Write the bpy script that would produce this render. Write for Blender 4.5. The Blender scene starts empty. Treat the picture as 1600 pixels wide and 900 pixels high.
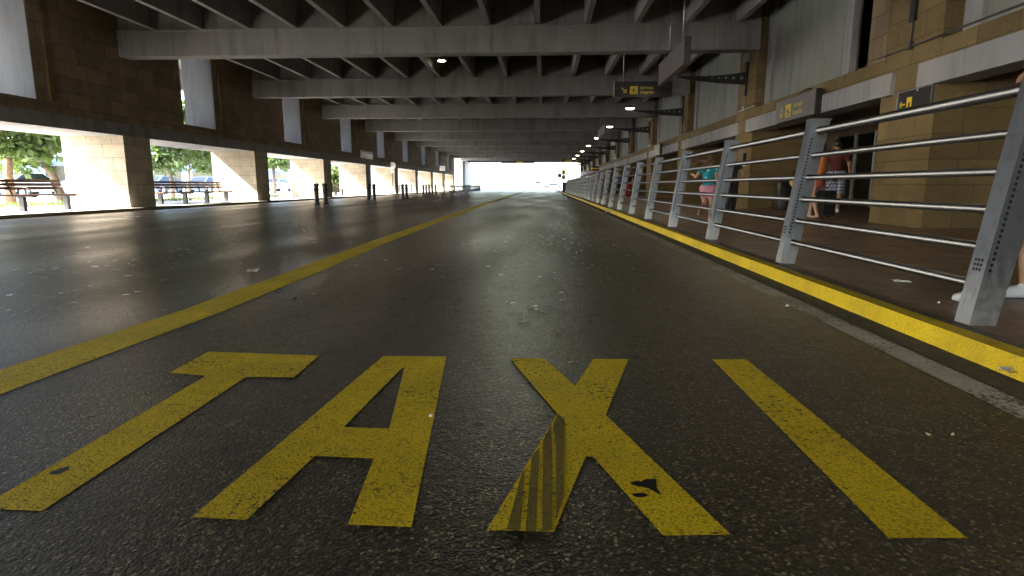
import bpy, bmesh, math, random
from mathutils import Vector, Matrix
random.seed(7)
R = math.radians
scn = bpy.context.scene
col = scn.collection
# ------------------------------------------------------------------ camera
F = 933.0; H = 0.78
PITCH = math.atan(160 / F); YAW = math.atan(50 / F * math.cos(PITCH))
cd = bpy.data.cameras.new('camera'); cam = bpy.data.objects.new('camera', cd); col.objects.link(cam)
cd.sensor_width = 36; cd.lens = F / 1600 * 36; cd.clip_start = 0.05; cd.clip_end = 2000
cam.location = (0, 0, H); cam.rotation_euler = (math.pi / 2 - PITCH, 0, YAW)
scn.camera = cam
CM = cam.rotation_euler.to_matrix()
def floor_at(u, v, z=0.0):
    """point of the horizontal plane z seen at photo position u, v (layout measuring only)"""
    d = CM @ Vector(((u - 800) / F, -(v - 450) / F, -1))
    t = (z - H) / d.z
    return (d.x * t, d.y * t)
# ------------------------------------------------------------------ materials
def nodes_of(name):
    m = bpy.data.materials.new(name); m.use_nodes = True
    nt = m.node_tree; b = nt.nodes['Principled BSDF']
    return m, nt, b
def N(nt, t, **kw):
    n = nt.nodes.new(t)
    for k, v in kw.items(): setattr(n, k, v)
    return n
def noise(nt, vec, scale, detail=4, rough=.55):
    n = N(nt, 'ShaderNodeTexNoise'); n.inputs['Scale'].default_value = scale
    n.inputs['Detail'].default_value = detail; n.inputs['Roughness'].default_value = rough
    nt.links.new(vec, n.inputs['Vector']); return n.outputs['Fac']
def ramp(nt, fac, stops):
    r = N(nt, 'ShaderNodeValToRGB'); e = r.color_ramp.elements
    while len(e) < len(stops): e.new(.5)
    for i, (p, c) in enumerate(stops):
        e[i].position = p
        e[i].color = (c, c, c, 1) if isinstance(c, (int, float)) else (*c, 1)
    nt.links.new(fac, r.inputs['Fac']); return r.outputs['Color']
def mix(nt, fac, a, b, mode='MIX'):
    m = N(nt, 'ShaderNodeMix', data_type='RGBA', blend_type=mode)
    for s, v in ((0, fac), (6, a), (7, b)):
        if hasattr(v, 'is_linked') or hasattr(v, 'links'): nt.links.new(v, m.inputs[s])
        else: m.inputs[s].default_value = v if isinstance(v, (int, float)) else (*v, 1)
    return m.outputs[2]
def math_(nt, op, a, b=None, c=None):
    m = N(nt, 'ShaderNodeMath', operation=op)
    for i, v in enumerate((a, b, c)):
        if v is None: continue
        if isinstance(v, (int, float)): m.inputs[i].default_value = v
        else: nt.links.new(v, m.inputs[i])
    return m.outputs[0]
def bump(nt, b, h, strength=.3, dist=.01):
    n = N(nt, 'ShaderNodeBump'); n.inputs['Strength'].default_value = strength; n.inputs['Distance'].default_value = dist
    nt.links.new(h, n.inputs['Height']); nt.links.new(n.outputs['Normal'], b.inputs['Normal'])
def pos(nt): return N(nt, 'ShaderNodeNewGeometry').outputs['Position']
def simple(name, c, rough=.6, metal=0, var=.15, scale=6, bmp=0, bs=80):
    m, nt, b = nodes_of(name); p = N(nt, 'ShaderNodeTexCoord').outputs['Object']
    f = noise(nt, p, scale)
    lo = tuple(x * (1 - var) for x in c); hi = tuple(min(1, x * (1 + var)) for x in c)
    nt.links.new(ramp(nt, f, [(.3, lo), (.7, hi)]), b.inputs['Base Color'])
    b.inputs['Roughness'].default_value = rough; b.inputs['Metallic'].default_value = metal
    if bmp: bump(nt, b, noise(nt, p, bs), bmp, .01)
    return m
def emit(name, c, s):
    m, nt, b = nodes_of(name); b.inputs['Base Color'].default_value = (.8, .8, .8, 1)
    b.inputs['Emission Color'].default_value = (*c, 1); b.inputs['Emission Strength'].default_value = s
    return m

def asphalt_parts(nt):
    p = pos(nt)
    grain = N(nt, 'ShaderNodeTexVoronoi', feature='F1'); grain.inputs['Scale'].default_value = 130
    nt.links.new(p, grain.inputs['Vector'])
    fine = noise(nt, p, 260, 3, .6)
    return p, grain, fine
def make_asphalt():
    m, nt, b = nodes_of('asphalt')
    p, grain, fine = asphalt_parts(nt)
    big = noise(nt, p, .55, 5, .6)
    def cells(scale):
        v = N(nt, 'ShaderNodeTexVoronoi', feature='F1'); v.inputs['Scale'].default_value = scale; nt.links.new(p, v.inputs['Vector'])
        c = N(nt, 'ShaderNodeSeparateColor'); nt.links.new(v.outputs['Color'], c.inputs[0]); return v.outputs['Distance'], c.outputs[0], c.outputs[1], c.outputs[2]
    d1, r1, g1, b1 = cells(125)
    stones = ramp(nt, r1, [(.0, (.020, .017, .014)), (.45, (.042, .036, .028)), (.72, (.080, .070, .052)), (.88, (.15, .13, .09)), (.95, (.34, .29, .18)), (1, (.42, .36, .24))])
    tone = ramp(nt, big, [(.3, (.80, .72, .58)), (.7, (1.30, 1.18, .98))])
    base = mix(nt, 1.0, stones, tone, 'MULTIPLY')
    base = mix(nt, ramp(nt, d1, [(.38, 0), (.66, .7)]), base, (.014, .012, .010))
    d2, r2, g2, b2 = cells(52)
    chip = math_(nt, 'MULTIPLY', ramp(nt, r2, [(.80, 0), (.83, 1)]), ramp(nt, d2, [(.26, 1), (.36, 0)]))
    zone = ramp(nt, noise(nt, p, .8, 4, .6), [(.38, .15), (.68, 1)])
    chipc = ramp(nt, g2, [(.0, (.16, .13, .08)), (1, (.44, .38, .24))])
    base = mix(nt, math_(nt, 'MULTIPLY', chip, zone), base, chipc)
    pits = ramp(nt, noise(nt, p, 60, 4, .75), [(.54, 0), (.62, .85)])
    base = mix(nt, pits, base, (.010, .009, .008))
    # oily tracks and old patches stretched along the road
    mp3 = N(nt, 'ShaderNodeMapping'); mp3.inputs['Scale'].default_value = (1.0, .16, 1); nt.links.new(p, mp3.inputs['Vector'])
    stain = ramp(nt, noise(nt, mp3.outputs[0], .9, 6, .62), [(.50, 0), (.66, .62)])
    base = mix(nt, stain, base, (.020, .017, .014))
    # trodden gum (pale, flat) and oil spots (dark)
    w = N(nt, 'ShaderNodeVectorMath', operation='ADD'); nz = N(nt, 'ShaderNodeTexNoise'); nz.inputs['Scale'].default_value = 28
    nt.links.new(p, nz.inputs['Vector']); sc = N(nt, 'ShaderNodeVectorMath', operation='SCALE'); sc.inputs['Scale'].default_value = .014
    nt.links.new(nz.outputs['Color'], sc.inputs[0]); nt.links.new(p, w.inputs[0]); nt.links.new(sc.outputs[0], w.inputs[1])
    def spots(scale, cut, k):
        gum = N(nt, 'ShaderNodeTexVoronoi', feature='F1'); gum.inputs['Scale'].default_value = scale
        nt.links.new(w.outputs[0], gum.inputs['Vector'])
        gr = N(nt, 'ShaderNodeSeparateColor'); nt.links.new(gum.outputs['Color'], gr.inputs[0])
        size = math_(nt, 'MULTIPLY', math_(nt, 'SUBTRACT', gr.outputs[0], cut), k)
        return ramp(nt, math_(nt, 'SUBTRACT', gum.outputs['Distance'], size), [(.0, 1), (.03, 0)])
    gumz = ramp(nt, noise(nt, p, .45, 3, .5), [(.42, .0), (.52, 1)])
    pale = math_(nt, 'MULTIPLY', spots(6.0, .28, .20), gumz)
    oil = spots(3.3, .45, .30)
    base = mix(nt, math_(nt, 'MULTIPLY', pale, .75), base, (.24, .23, .21))
    base = mix(nt, math_(nt, 'MULTIPLY', oil, .8), base, (.010, .009, .008))
    nt.links.new(base, b.inputs['Base Color'])
    mp2 = N(nt, 'ShaderNodeMapping'); mp2.inputs['Scale'].default_value = (1.0, .16, 1); nt.links.new(p, mp2.inputs['Vector'])
    lanes = noise(nt, mp2.outputs[0], 1.1, 1, .4)
    ro = math_(nt, 'ADD', ramp(nt, noise(nt, p, 9, 5, .65), [(.3, .0), (.7, .08)]), ramp(nt, lanes, [(.30, .25), (.65, .37)]))
    ro = mix(nt, math_(nt, 'MULTIPLY', pale, .9), ro, (.13, .13, .13))
    nt.links.new(ro, b.inputs['Roughness'])
    b.inputs['Specular IOR Level'].default_value = .6
    h = math_(nt, 'ADD', math_(nt, 'MULTIPLY', math_(nt, 'SUBTRACT', 1, d1), 1.0), math_(nt, 'MULTIPLY', fine, .5))
    h = math_(nt, 'ADD', h, math_(nt, 'MULTIPLY', noise(nt, p, 38, 3, .6), 1.6))
    flat_ = math_(nt, 'SUBTRACT', 1, math_(nt, 'MULTIPLY', pale, .95))
    h = math_(nt, 'ADD', math_(nt, 'MULTIPLY', h, flat_), math_(nt, 'MULTIPLY', pale, 2.2))
    h = math_(nt, 'ADD', h, math_(nt, 'MULTIPLY', noise(nt, p, 1.3, 1, .4), 4.0))
    bump(nt, b, h, .45, .005)
    return m
def make_paint(name, c1, c2, wear=.60, under=(.035, .030, .024)):
    m, nt, b = nodes_of(name)
    p, grain, fine = asphalt_parts(nt)
    c = ramp(nt, noise(nt, p, 3.2, 5, .6), [(.3, c1), (.7, c2)])
    grime = ramp(nt, noise(nt, p, 1.7, 6, .65), [(.42, 0), (.70, .34)])
    c = mix(nt, grime, c, tuple(x * .45 + .012 for x in c1))
    dirt = ramp(nt, noise(nt, p, 11, 6, .7), [(.52, 0), (.78, .45)])
    c = mix(nt, dirt, c, tuple(x * .38 for x in c1))
    crack = noise(nt, p, 46, 6, .72); zone = noise(nt, p, 2.6, 3, .5)
    joint = None
    if name == 'yellow_kerb_paint':
        sy = N(nt, 'ShaderNodeSeparateXYZ'); nt.links.new(p, sy.inputs[0])
        fr_ = math_(nt, 'FRACT', math_(nt, 'ADD', sy.outputs[1], math_(nt, 'MULTIPLY', noise(nt, p, 9, 2), .012)))
        joint = math_(nt, 'LESS_THAN', fr_, .010)
    k = math_(nt, 'ADD', crack, math_(nt, 'MULTIPLY', math_(nt, 'SUBTRACT', zone, .5), .45))
    worn = ramp(nt, k, [(wear, 0), (wear + .03, 1)])
    gap = ramp(nt, grain.outputs['Distance'], [(.55, 0), (.75, .4)])
    c = mix(nt, gap, c, under)
    c = mix(nt, math_(nt, 'MULTIPLY', worn, .9), c, under)
    nt.links.new(c, b.inputs['Base Color'])
    b.inputs['Roughness'].default_value = .6; b.inputs['Specular IOR Level'].default_value = .28
    h = math_(nt, 'ADD', math_(nt, 'MULTIPLY', math_(nt, 'SUBTRACT', 1, grain.outputs['Distance']), .8), math_(nt, 'MULTIPLY', fine, .4))
    h = math_(nt, 'SUBTRACT', h, math_(nt, 'MULTIPLY', worn, .5))
    bump(nt, b, h, .42, .004)
    return m
def make_stone(name, c1, c2, mortar, bw=.82, bh=.41, dark=.35):
    m, nt, b = nodes_of(name); p = pos(nt)
    s = N(nt, 'ShaderNodeSeparateXYZ'); nt.links.new(p, s.inputs[0])
    cb = N(nt, 'ShaderNodeCombineXYZ'); nt.links.new(math_(nt, 'ADD', s.outputs[0], s.outputs[1]), cb.inputs[0]); nt.links.new(s.outputs[2], cb.inputs[1])
    br = N(nt, 'ShaderNodeTexBrick'); br.offset = .37; br.inputs['Scale'].default_value = 1
    br.inputs['Brick Width'].default_value = bw; br.inputs['Row Height'].default_value = bh
    br.inputs['Mortar Size'].default_value = .008; br.inputs['Mortar Smooth'].default_value = .3; br.inputs['Bias'].default_value = 0
    br.inputs['Color1'].default_value = (*c1, 1); br.inputs['Color2'].default_value = (*c2, 1); br.inputs['Mortar'].default_value = (*mortar, 1)
    nt.links.new(cb.outputs[0], br.inputs['Vector'])
    st = ramp(nt, noise(nt, p, 1.7, 6, .65), [(.35, 1), (.75, 1 - dark)])
    c = mix(nt, 1.0, br.outputs['Color'], st, 'MULTIPLY')
    g = ramp(nt, noise(nt, p, 22, 5, .7), [(.3, .78), (.7, 1.12)])
    c = mix(nt, 1.0, c, g, 'MULTIPLY')
    nt.links.new(c, b.inputs['Base Color']); b.inputs['Roughness'].default_value = .85
    h = math_(nt, 'ADD', math_(nt, 'MULTIPLY', noise(nt, p, 60, 5, .7), .35), math_(nt, 'SUBTRACT', 1, br.outputs['Fac']))
    bump(nt, b, h, .5, .012)
    return m
def make_concrete(name, c1, c2, rough=.8):
    m, nt, b = nodes_of(name); p = pos(nt)
    mp = N(nt, 'ShaderNodeMapping'); mp.inputs['Scale'].default_value = (1, 1, .35); nt.links.new(p, mp.inputs['Vector'])
    c = ramp(nt, noise(nt, mp.outputs[0], 1.4, 7, .65), [(.3, c1), (.7, c2)])
    mq = N(nt, 'ShaderNodeMapping'); mq.inputs['Scale'].default_value = (2.2, 2.2, .22); nt.links.new(p, mq.inputs['Vector'])
    c = mix(nt, 1.0, c, ramp(nt, noise(nt, mq.outputs[0], 1.3, 6, .7), [(.5, 1), (.72, .62)]), 'MULTIPLY')
    if name == 'beam_concrete':
        sx = N(nt, 'ShaderNodeSeparateXYZ'); nt.links.new(p, sx.inputs[0])
        jt = math_(nt, 'LESS_THAN', math_(nt, 'FRACT', math_(nt, 'MULTIPLY', math_(nt, 'ADD', sx.outputs[0], 40.3), .31)), .006)
        c = mix(nt, math_(nt, 'MULTIPLY', jt, .55), c, (.05, .05, .05))
    pit = ramp(nt, noise(nt, p, 35, 4, .7), [(.62, 1), (.72, .72)])
    c = mix(nt, 1.0, c, pit, 'MULTIPLY')
    nt.links.new(c, b.inputs['Base Color']); b.inputs['Roughness'].default_value = rough
    bump(nt, b, noise(nt, p, 40, 5, .7), .25, .01)
    return m
def make_tiles():
    m, nt, b = nodes_of('pavement_tiles'); p = pos(nt)
    br = N(nt, 'ShaderNodeTexBrick'); br.offset = 0; br.inputs['Scale'].default_value = 1
    br.inputs['Brick Width'].default_value = .4; br.inputs['Row Height'].default_value = .4; br.inputs['Mortar Size'].default_value = .004
    br.inputs['Color1'].default_value = (.19, .125, .082, 1); br.inputs['Color2'].default_value = (.235, .158, .105, 1); br.inputs['Mortar'].default_value = (.06, .045, .03, 1)
    nt.links.new(p, br.inputs['Vector'])
    st = ramp(nt, noise(nt, p, 1.1, 6, .65), [(.35, 1.05), (.75, .6)])
    c = mix(nt, 1.0, br.outputs['Color'], st, 'MULTIPLY')
    spots = ramp(nt, noise(nt, p, 24, 3, .6), [(.66, 0), (.70, .6)])
    c = mix(nt, spots, c, (.05, .035, .025))
    nt.links.new(c, b.inputs['Base Color'])
    nt.links.new(ramp(nt, noise(nt, p, 3, 5, .6), [(.3, .28), (.7, .5)]), b.inputs['Roughness'])
    bump(nt, b, br.outputs['Fac'], -.2, .003)
    return m
def make_steel(name, c, rough, dirt=.35):
    m, nt, b = nodes_of(name); p = pos(nt)
    d = ramp(nt, noise(nt, p, 14, 6, .7), [(.5, 0), (.75, dirt)])
    cc = mix(nt, d, c, tuple(x * .4 for x in c))
    if name == 'post_steel':
        sz = N(nt, 'ShaderNodeSeparateXYZ'); nt.links.new(p, sz.inputs[0])
        mpp = N(nt, 'ShaderNodeMapping'); mpp.inputs['Scale'].default_value = (1, 1, .25); nt.links.new(p, mpp.inputs['Vector'])
        low = ramp(nt, math_(nt, 'ADD', sz.outputs[2], math_(nt, 'MULTIPLY', noise(nt, mpp.outputs[0], 40, 5, .7), .5)), [(.40, 1), (.68, 0)])
        cc = mix(nt, math_(nt, 'MULTIPLY', low, .75), cc, (.62, .61, .60))
        scr = ramp(nt, noise(nt, mpp.outputs[0], 120, 3, .7), [(.66, 0), (.70, .45)])
        cc = mix(nt, scr, cc, (.10, .09, .08))
    nt.links.new(cc, b.inputs['Base Color'])
    nt.links.new(ramp(nt, noise(nt, p, 30, 4, .6), [(.3, rough * .8), (.7, rough * 1.25)]), b.inputs['Roughness'])
    b.inputs['Metallic'].default_value = 1
    return m
def make_leaf(name, c1, c2):
    m, nt, b = nodes_of(name)
    c = ramp(nt, noise(nt, pos(nt), 9, 3), [(.3, c1), (.7, c2)])
    nt.links.new(c, b.inputs['Base Color']); b.inputs['Roughness'].default_value = .5
    tr = N(nt, 'ShaderNodeBsdfTranslucent'); nt.links.new(mix(nt, .5, c, (.16, .24, .02)), tr.inputs['Color'])
    mx = N(nt, 'ShaderNodeMixShader'); mx.inputs[0].default_value = .35
    nt.links.new(b.outputs[0], mx.inputs[1]); nt.links.new(tr.outputs[0], mx.inputs[2])
    nt.links.new(mx.outputs[0], nt.nodes['Material Output'].inputs['Surface'])
    return m
def make_plaid():
    m, nt, b = nodes_of('plaid_cloth'); p = N(nt, 'ShaderNodeTexCoord').outputs['Object']
    s = N(nt, 'ShaderNodeSeparateXYZ'); nt.links.new(p, s.inputs[0])
    def stripes(v, f): return math_(nt, 'GREATER_THAN', math_(nt, 'SINE', math_(nt, 'MULTIPLY', v, f)), .3)
    a = math_(nt, 'ADD', stripes(math_(nt, 'ADD', s.outputs[0], s.outputs[1]), 90), stripes(s.outputs[2], 80))
    nt.links.new(ramp(nt, math_(nt, 'MULTIPLY', a, .5), [(0, (.45, .47, .55)), (.5, (.14, .16, .28)), (1, (.04, .05, .10))]), b.inputs['Base Color'])
    b.inputs['Roughness'].default_value = .9
    return m
def make_flower():
    m, nt, b = nodes_of('patterned_cloth'); p = N(nt, 'ShaderNodeTexCoord').outputs['Object']
    v = N(nt, 'ShaderNodeTexVoronoi'); v.inputs['Scale'].default_value = 16; nt.links.new(p, v.inputs['Vector'])
    k = math_(nt, 'GREATER_THAN', .28, v.outputs['Distance'])
    nt.links.new(mix(nt, k, (.02, .33, .38), (.45, .55, .60)), b.inputs['Base Color']); b.inputs['Roughness'].default_value = .85
    return m
M = dict(
    asphalt=make_asphalt(),
    yellow=make_paint('yellow_road_paint', (.82, .565, .008), (.93, .665, .014), .60),
    line=make_paint('yellow_line_paint', (.80, .555, .014), (.92, .665, .022), .63),
    kerbyel=make_paint('yellow_kerb_paint', (.68, .455, .008), (.80, .555, .012), .65, (.20, .16, .07)),
    pale=make_paint('worn_pale_edge', (.42, .39, .33), (.58, .54, .46), .545, (.05, .043, .036)),
    scuff=make_paint('tyre_scuff', (.19, .14, .022), (.28, .205, .024), .58, (.08, .065, .03)),
    tar=simple('tar_blot', (.010, .010, .010), .35),
    stoneL=make_stone('brown_stone', (.25, .185, .115), (.36, .265, .165), (.10, .07, .045)),
    stoneP=make_stone('pale_pier_stone', (.46, .39, .29), (.54, .46, .34), (.24, .20, .15)),
    stoneR=make_stone('sand_stone', (.165, .115, .050), (.235, .168, .076), (.11, .075, .035), .78, .40, .3),
    conc=make_concrete('beam_concrete', (.215, .207, .203), (.295, .286, .28)),
    concd=make_concrete('deck_concrete', (.17, .16, .152), (.235, .222, .21)),
    lint=make_concrete('lintel_concrete', (.26, .26, .275), (.34, .34, .355)),
    plaster=make_concrete('grey_plaster', (.075, .08, .09), (.13, .135, .155)),
    panel=make_concrete('panel_render', (.20, .215, .20), (.27, .285, .27)),
    pave=make_concrete('pale_pavement', (.52, .50, .47), (.62, .60, .56)),
    ground=make_concrete('pale_ground', (.52, .50, .47), (.62, .60, .56)),
    kerb=make_concrete('kerb_stone', (.17, .15, .12), (.26, .23, .18)),
    tiles=make_tiles(),
    steel=simple('rail_steel', (.20, .20, .21), .36, 1, .05, 1.5),
    post=make_steel('post_steel', (.25, .26, .29), .45, .5),
    black=simple('black_metal', (.018, .018, .018), .45),
    hole=simple('dark_hole', (.004, .004, .004), .9),
    iron=simple('grey_iron', (.060, .060, .065), .5, 0, .3, 9),
    signface=simple('dark_sign_face', (.022, .020, .022), .30, 0, .1),
    signglare=simple('grey_glare_face', (.16, .145, .155), .35, 0, .1),  # glare off the box signs is put into this grey; also a plain grey field
    signyel=simple('sign_yellow', (.72, .55, .02), .5, 0, .05),
    white=simple('white_paint', (.78, .78, .78), .5, 0, .05),
    alu=simple('aluminium', (.55, .56, .57), .35, 1, .1),
    wood=simple('bench_wood', (.13, .058, .028), .5, 0, .35, 8),
    bark=simple('bark', (.16, .12, .085), .9, 0, .4, 12, .6, 30),
    barkr=simple('red_bark', (.20, .13, .08), .9, 0, .4, 12, .6, 30),
    leafA=make_leaf('leaf_green', (.05, .095, .03), (.11, .16, .05)),
    leafB=make_leaf('leaf_dark', (.035, .07, .025), (.075, .12, .045)),
    grass=make_leaf('grass_blade', (.06, .10, .02), (.13, .15, .05)),
    bwall=make_concrete('white_render', (.74, .74, .74), (.82, .82, .81)),
    awn=simple('blue_grey_awning', (.32, .37, .45), .6),
    skin=simple('skin', (.46, .27, .19), .5, 0, .08),
    tan=simple('tanned_skin', (.36, .20, .12), .5, 0, .08),
    hairb=simple('brown_hair', (.12, .06, .028), .5, 0, .3, 30),
    hairk=simple('black_hair', (.015, .012, .010), .45),
    orange=simple('orange_cloth', (.55, .16, .045), .9), maroon=simple('maroon_cloth', (.10, .018, .018), .9),
    redskirt=simple('brick_red_cloth', (.32, .07, .055), .9), red=simple('red_cloth', (.26, .012, .02), .9),
    pink=simple('pink_cloth', (.65, .30, .42), .9), plaid=make_plaid(), flower=make_flower(),
    darkc=simple('dark_cloth', (.02, .02, .025), .9), blue=simple('blue_cloth', (.10, .16, .30), .9),
    shoe=simple('pale_shoe', (.55, .56, .60), .6), bag=simple('straw_bag', (.50, .36, .14), .8),
    rubber=simple('tyre_rubber', (.015, .015, .015), .8),
    paper=simple('white_paper', (.80, .80, .78), .7), leafdry=simple('dry_scrap', (.45, .33, .16), .8),
    lamp=emit('lamp_glow', (1.0, .86, .60), 2.5), tube=emit('tube_glow', (1, 1, .98), .5),
)
def glass(name, c, rough=.05):
    m, nt, b = nodes_of(name); b.inputs['Base Color'].default_value = (*c, 1); b.inputs['Roughness'].default_value = rough
    f = noise(nt, pos(nt), 2); nt.links.new(ramp(nt, f, [(.3, rough), (.7, rough + .05)]), b.inputs['Roughness'])
    return m
M['glass'] = glass('dark_glass', (.012, .013, .012))
def clear_film():
    m, nt, b = nodes_of('clear_plastic'); b.inputs['Base Color'].default_value = (.8, .8, .82, 1); b.inputs['Roughness'].default_value = .15
    b.inputs['Transmission Weight'].default_value = .8
    bump(nt, b, noise(nt, pos(nt), 40), .6, .01); return m
M['film'] = clear_film()
def carpaint(name, c):
    m, nt, b = nodes_of(name); b.inputs['Base Color'].default_value = (*c, 1); b.inputs['Roughness'].default_value = .3; b.inputs['Coat Weight'].default_value = .6
    nt.links.new(ramp(nt, noise(nt, pos(nt), 3), [(.3, .28), (.7, .4)]), b.inputs['Roughness']); return m
# ------------------------------------------------------------------ mesh helpers
class MB:
    def __init__(s): s.bm = bmesh.new()
    def face(s, pts):
        return s.bm.faces.new([s.bm.verts.new(p) for p in pts])
    def box(s, x0, x1, y0, y1, z0, z1):
        v = [s.bm.verts.new(p) for p in ((x0,y0,z0),(x1,y0,z0),(x1,y1,z0),(x0,y1,z0),(x0,y0,z1),(x1,y0,z1),(x1,y1,z1),(x0,y1,z1))]
        for q in ((3,2,1,0),(4,5,6,7),(0,1,5,4),(1,2,6,5),(2,3,7,6),(3,0,4,7)): s.bm.faces.new([v[i] for i in q])
        return s
    def hexa(s, lo, hi):
        """lower and upper rings of equal length"""
        a = [s.bm.verts.new(p) for p in lo]; b = [s.bm.verts.new(p) for p in hi]; n = len(a)
        s.bm.faces.new(list(reversed(a))); s.bm.faces.new(b)
        for i in range(n): s.bm.faces.new((a[i], a[(i+1)%n], b[(i+1)%n], b[i]))
        return s
    def tube(s, path, rad, seg=10):
        path = [Vector(p) for p in path]; rings = []
        if not isinstance(rad, (list, tuple)): rad = [rad] * len(path)
        for i, p in enumerate(path):
            d = (path[min(i+1, len(path)-1)] - path[max(i-1, 0)]).normalized()
            up = Vector((0,0,1)) if abs(d.z) < .95 else Vector((1,0,0))
            a = d.cross(up).normalized(); b = a.cross(d).normalized()
            rings.append([s.bm.verts.new(p + (a*math.cos(t) + b*math.sin(t))*rad[i]) for t in [2*math.pi*k/seg for k in range(seg)]])
        for r0, r1 in zip(rings, rings[1:]):
            for k in range(seg):
                f = s.bm.faces.new((r0[k], r0[(k+1)%seg], r1[(k+1)%seg], r1[k])); f.smooth = True
        s.bm.faces.new(list(reversed(rings[0]))); s.bm.faces.new(rings[-1])
        return s
    def ell(s, c, r, rot=None, seg=14):
        mt = Matrix.Translation(c) @ (rot.to_4x4() if rot else Matrix()) @ Matrix.Diagonal((*r, 1))
        g = bmesh.ops.create_uvsphere(s.bm, u_segments=seg, v_segments=max(6, seg*2//3), radius=1, matrix=mt)
        for v in g['verts']:
            for f in v.link_faces: f.smooth = True
        return s
    def cap(s, a, b, ra, rb, seg=12):
        a, b = Vector(a), Vector(b)
        s.tube([a, b], [ra, rb], seg); s.ell(a, (ra,)*3, None, seg); s.ell(b, (rb,)*3, None, seg); return s
    def chain(s, pts, rad):
        for i in range(len(pts)-1): s.cap(pts[i], pts[i+1], rad[i], rad[i+1])
        return s
    def xf(s, m):
        bmesh.ops.transform(s.bm, matrix=m, verts=s.bm.verts); return s
    def bevel(s, w=.006, seg=2):
        es = [e for e in s.bm.edges if len(e.link_faces) == 2 and e.calc_face_angle(0) > .6]
        bmesh.ops.bevel(s.bm, geom=es, offset=w, segments=seg, affect='EDGES', profile=.5, clamp_overlap=True); return s
    def build(s, name, mat, parent=None, recalc=True):
        if recalc: bmesh.ops.recalc_face_normals(s.bm, faces=s.bm.faces)
        me = bpy.data.meshes.new(name); s.bm.to_mesh(me); s.bm.free()
        me.materials.append(mat)
        o = bpy.data.objects.new(name, me); col.objects.link(o)
        if parent: o.parent = parent
        return o
def tag(o, label=None, cat=None, group=None, kind=None):
    if label: o['label'] = label
    if cat: o['category'] = cat
    if group: o['group'] = group
    if kind: o['kind'] = kind
    return o
def empty(name, loc, label, cat, group=None, rz=0):
    o = bpy.data.objects.new(name, None); col.objects.link(o); o.location = loc; o.rotation_euler.z = rz
    o.empty_display_size = .1
    return tag(o, label, cat, group)
def copy_tree(o, parent=None, kids=None):
    c = o.copy(); col.objects.link(c)
    if parent: c.parent = parent
    for ch in list(o.children): copy_tree(ch, c)
    return c
def base(name, x, y, z): return Matrix.Translation((-x, -y, -z))
# parts are modelled in world space; this hangs them under an Empty without moving them
def under(o, p):
    o.parent = p; o.matrix_parent_inverse = Matrix.Translation(-p.location); return o
def wpart(mb, name, mat, p): return under(mb.build(name, mat), p)
def blob(mb, voxel, name, mat, parent=None, smooth=4):
    """merge overlapping rounded shapes into one continuous skin"""
    o = mb.build(name + '_raw', mat)
    r = o.modifiers.new('r', 'REMESH'); r.mode = 'VOXEL'; r.voxel_size = voxel; r.use_smooth_shade = True
    s = o.modifiers.new('s', 'SMOOTH'); s.factor = .5; s.iterations = smooth
    dg = bpy.context.evaluated_depsgraph_get()
    me = bpy.data.meshes.new_from_object(o.evaluated_get(dg)); me.name = name
    old = o.data; bpy.data.objects.remove(o); bpy.data.meshes.remove(old)
    me.materials.clear(); me.materials.append(mat)
    for p in me.polygons: p.use_smooth = True
    n = bpy.data.objects.new(name, me); col.objects.link(n)
    if parent: n.parent = parent
    return n
def words(txt, size, name, mat, origin, axis, parent, depth=.004):
    """raised lettering on a sign; axis '-y' or '-x' is the way the sign faces"""
    cu = bpy.data.curves.new('t', 'FONT'); cu.body = txt; cu.size = size; cu.extrude = depth / 2; cu.space_line = .95
    t = bpy.data.objects.new('t', cu); col.objects.link(t)
    dg = bpy.context.evaluated_depsgraph_get(); me = bpy.data.meshes.new_from_object(t.evaluated_get(dg))
    bpy.data.objects.remove(t); me.name = name; me.materials.clear(); me.materials.append(mat)
    me.transform(Matrix.Translation(origin) @ face_rot(axis))
    o = bpy.data.objects.new(name, me); col.objects.link(o); return under(o, parent)
def face_rot(axis):
    return Matrix.Rotation(R(90), 4, 'X') if axis == '-y' else Matrix.Rotation(R(-90), 4, 'Z') @ Matrix.Rotation(R(90), 4, 'X')
def flat(polys, name, mat, origin, axis, parent, depth=.004):
    mb = MB()
    for pl in polys: mb.hexa([(x, y, 0) for x, y in pl], [(x, y, depth) for x, y in pl])
    mb.xf(Matrix.Translation(origin) @ face_rot(axis)); return wpart(mb, name, mat, parent)
def sheet(pts, z, name, mat, thick=0):
    mb = MB(); mb.face([(x, y, z) for x, y in pts]); o = mb.build(name, mat, None, False)
    o.data.flip_normals() if o.data.polygons[0].normal.z < 0 else None
    return o
# ------------------------------------------------------------------ setting
BAY = 8.5; YL = 18.3; YR = 18.7
XL = -13.0; XLO = -15.0; XR = 6.2
Y0, Y1 = -17.0, 107.5
K = 0.09
def grid_sheet(x0, x1, y0, y1, z, name, mat):
    mb = MB(); mb.face([(x0,y0,z),(x1,y0,z),(x1,y1,z),(x0,y1,z)]); o = mb.build(name, mat, None, False); return tag(o, kind='structure')
grid_sheet(-310, 310, -310, 410, -.03, 'ground', M['ground'])
grid_sheet(-12.72, 1.95, -60, 126, 0, 'road', M['asphalt'])
lp = MB().box(-70, -12.80, -60, 150, -.02, K).build('pavement', M['pave']); tag(lp, kind='structure')
rp = MB().box(2.044, 10.5, -45, 112, -.02, K).build('pavement', M['tiles']); tag(rp, kind='structure')
lk = MB().box(-12.796, -12.66, -60, 126, -.02, K + .004).bevel(.02).build('kerb', M['kerb']); tag(lk, kind='structure')
pe = MB().box(2.046, 2.115, -45, 112, -.01, K + .003).build('pavement_edge', M['asphalt']); tag(pe, kind='structure')
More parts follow.
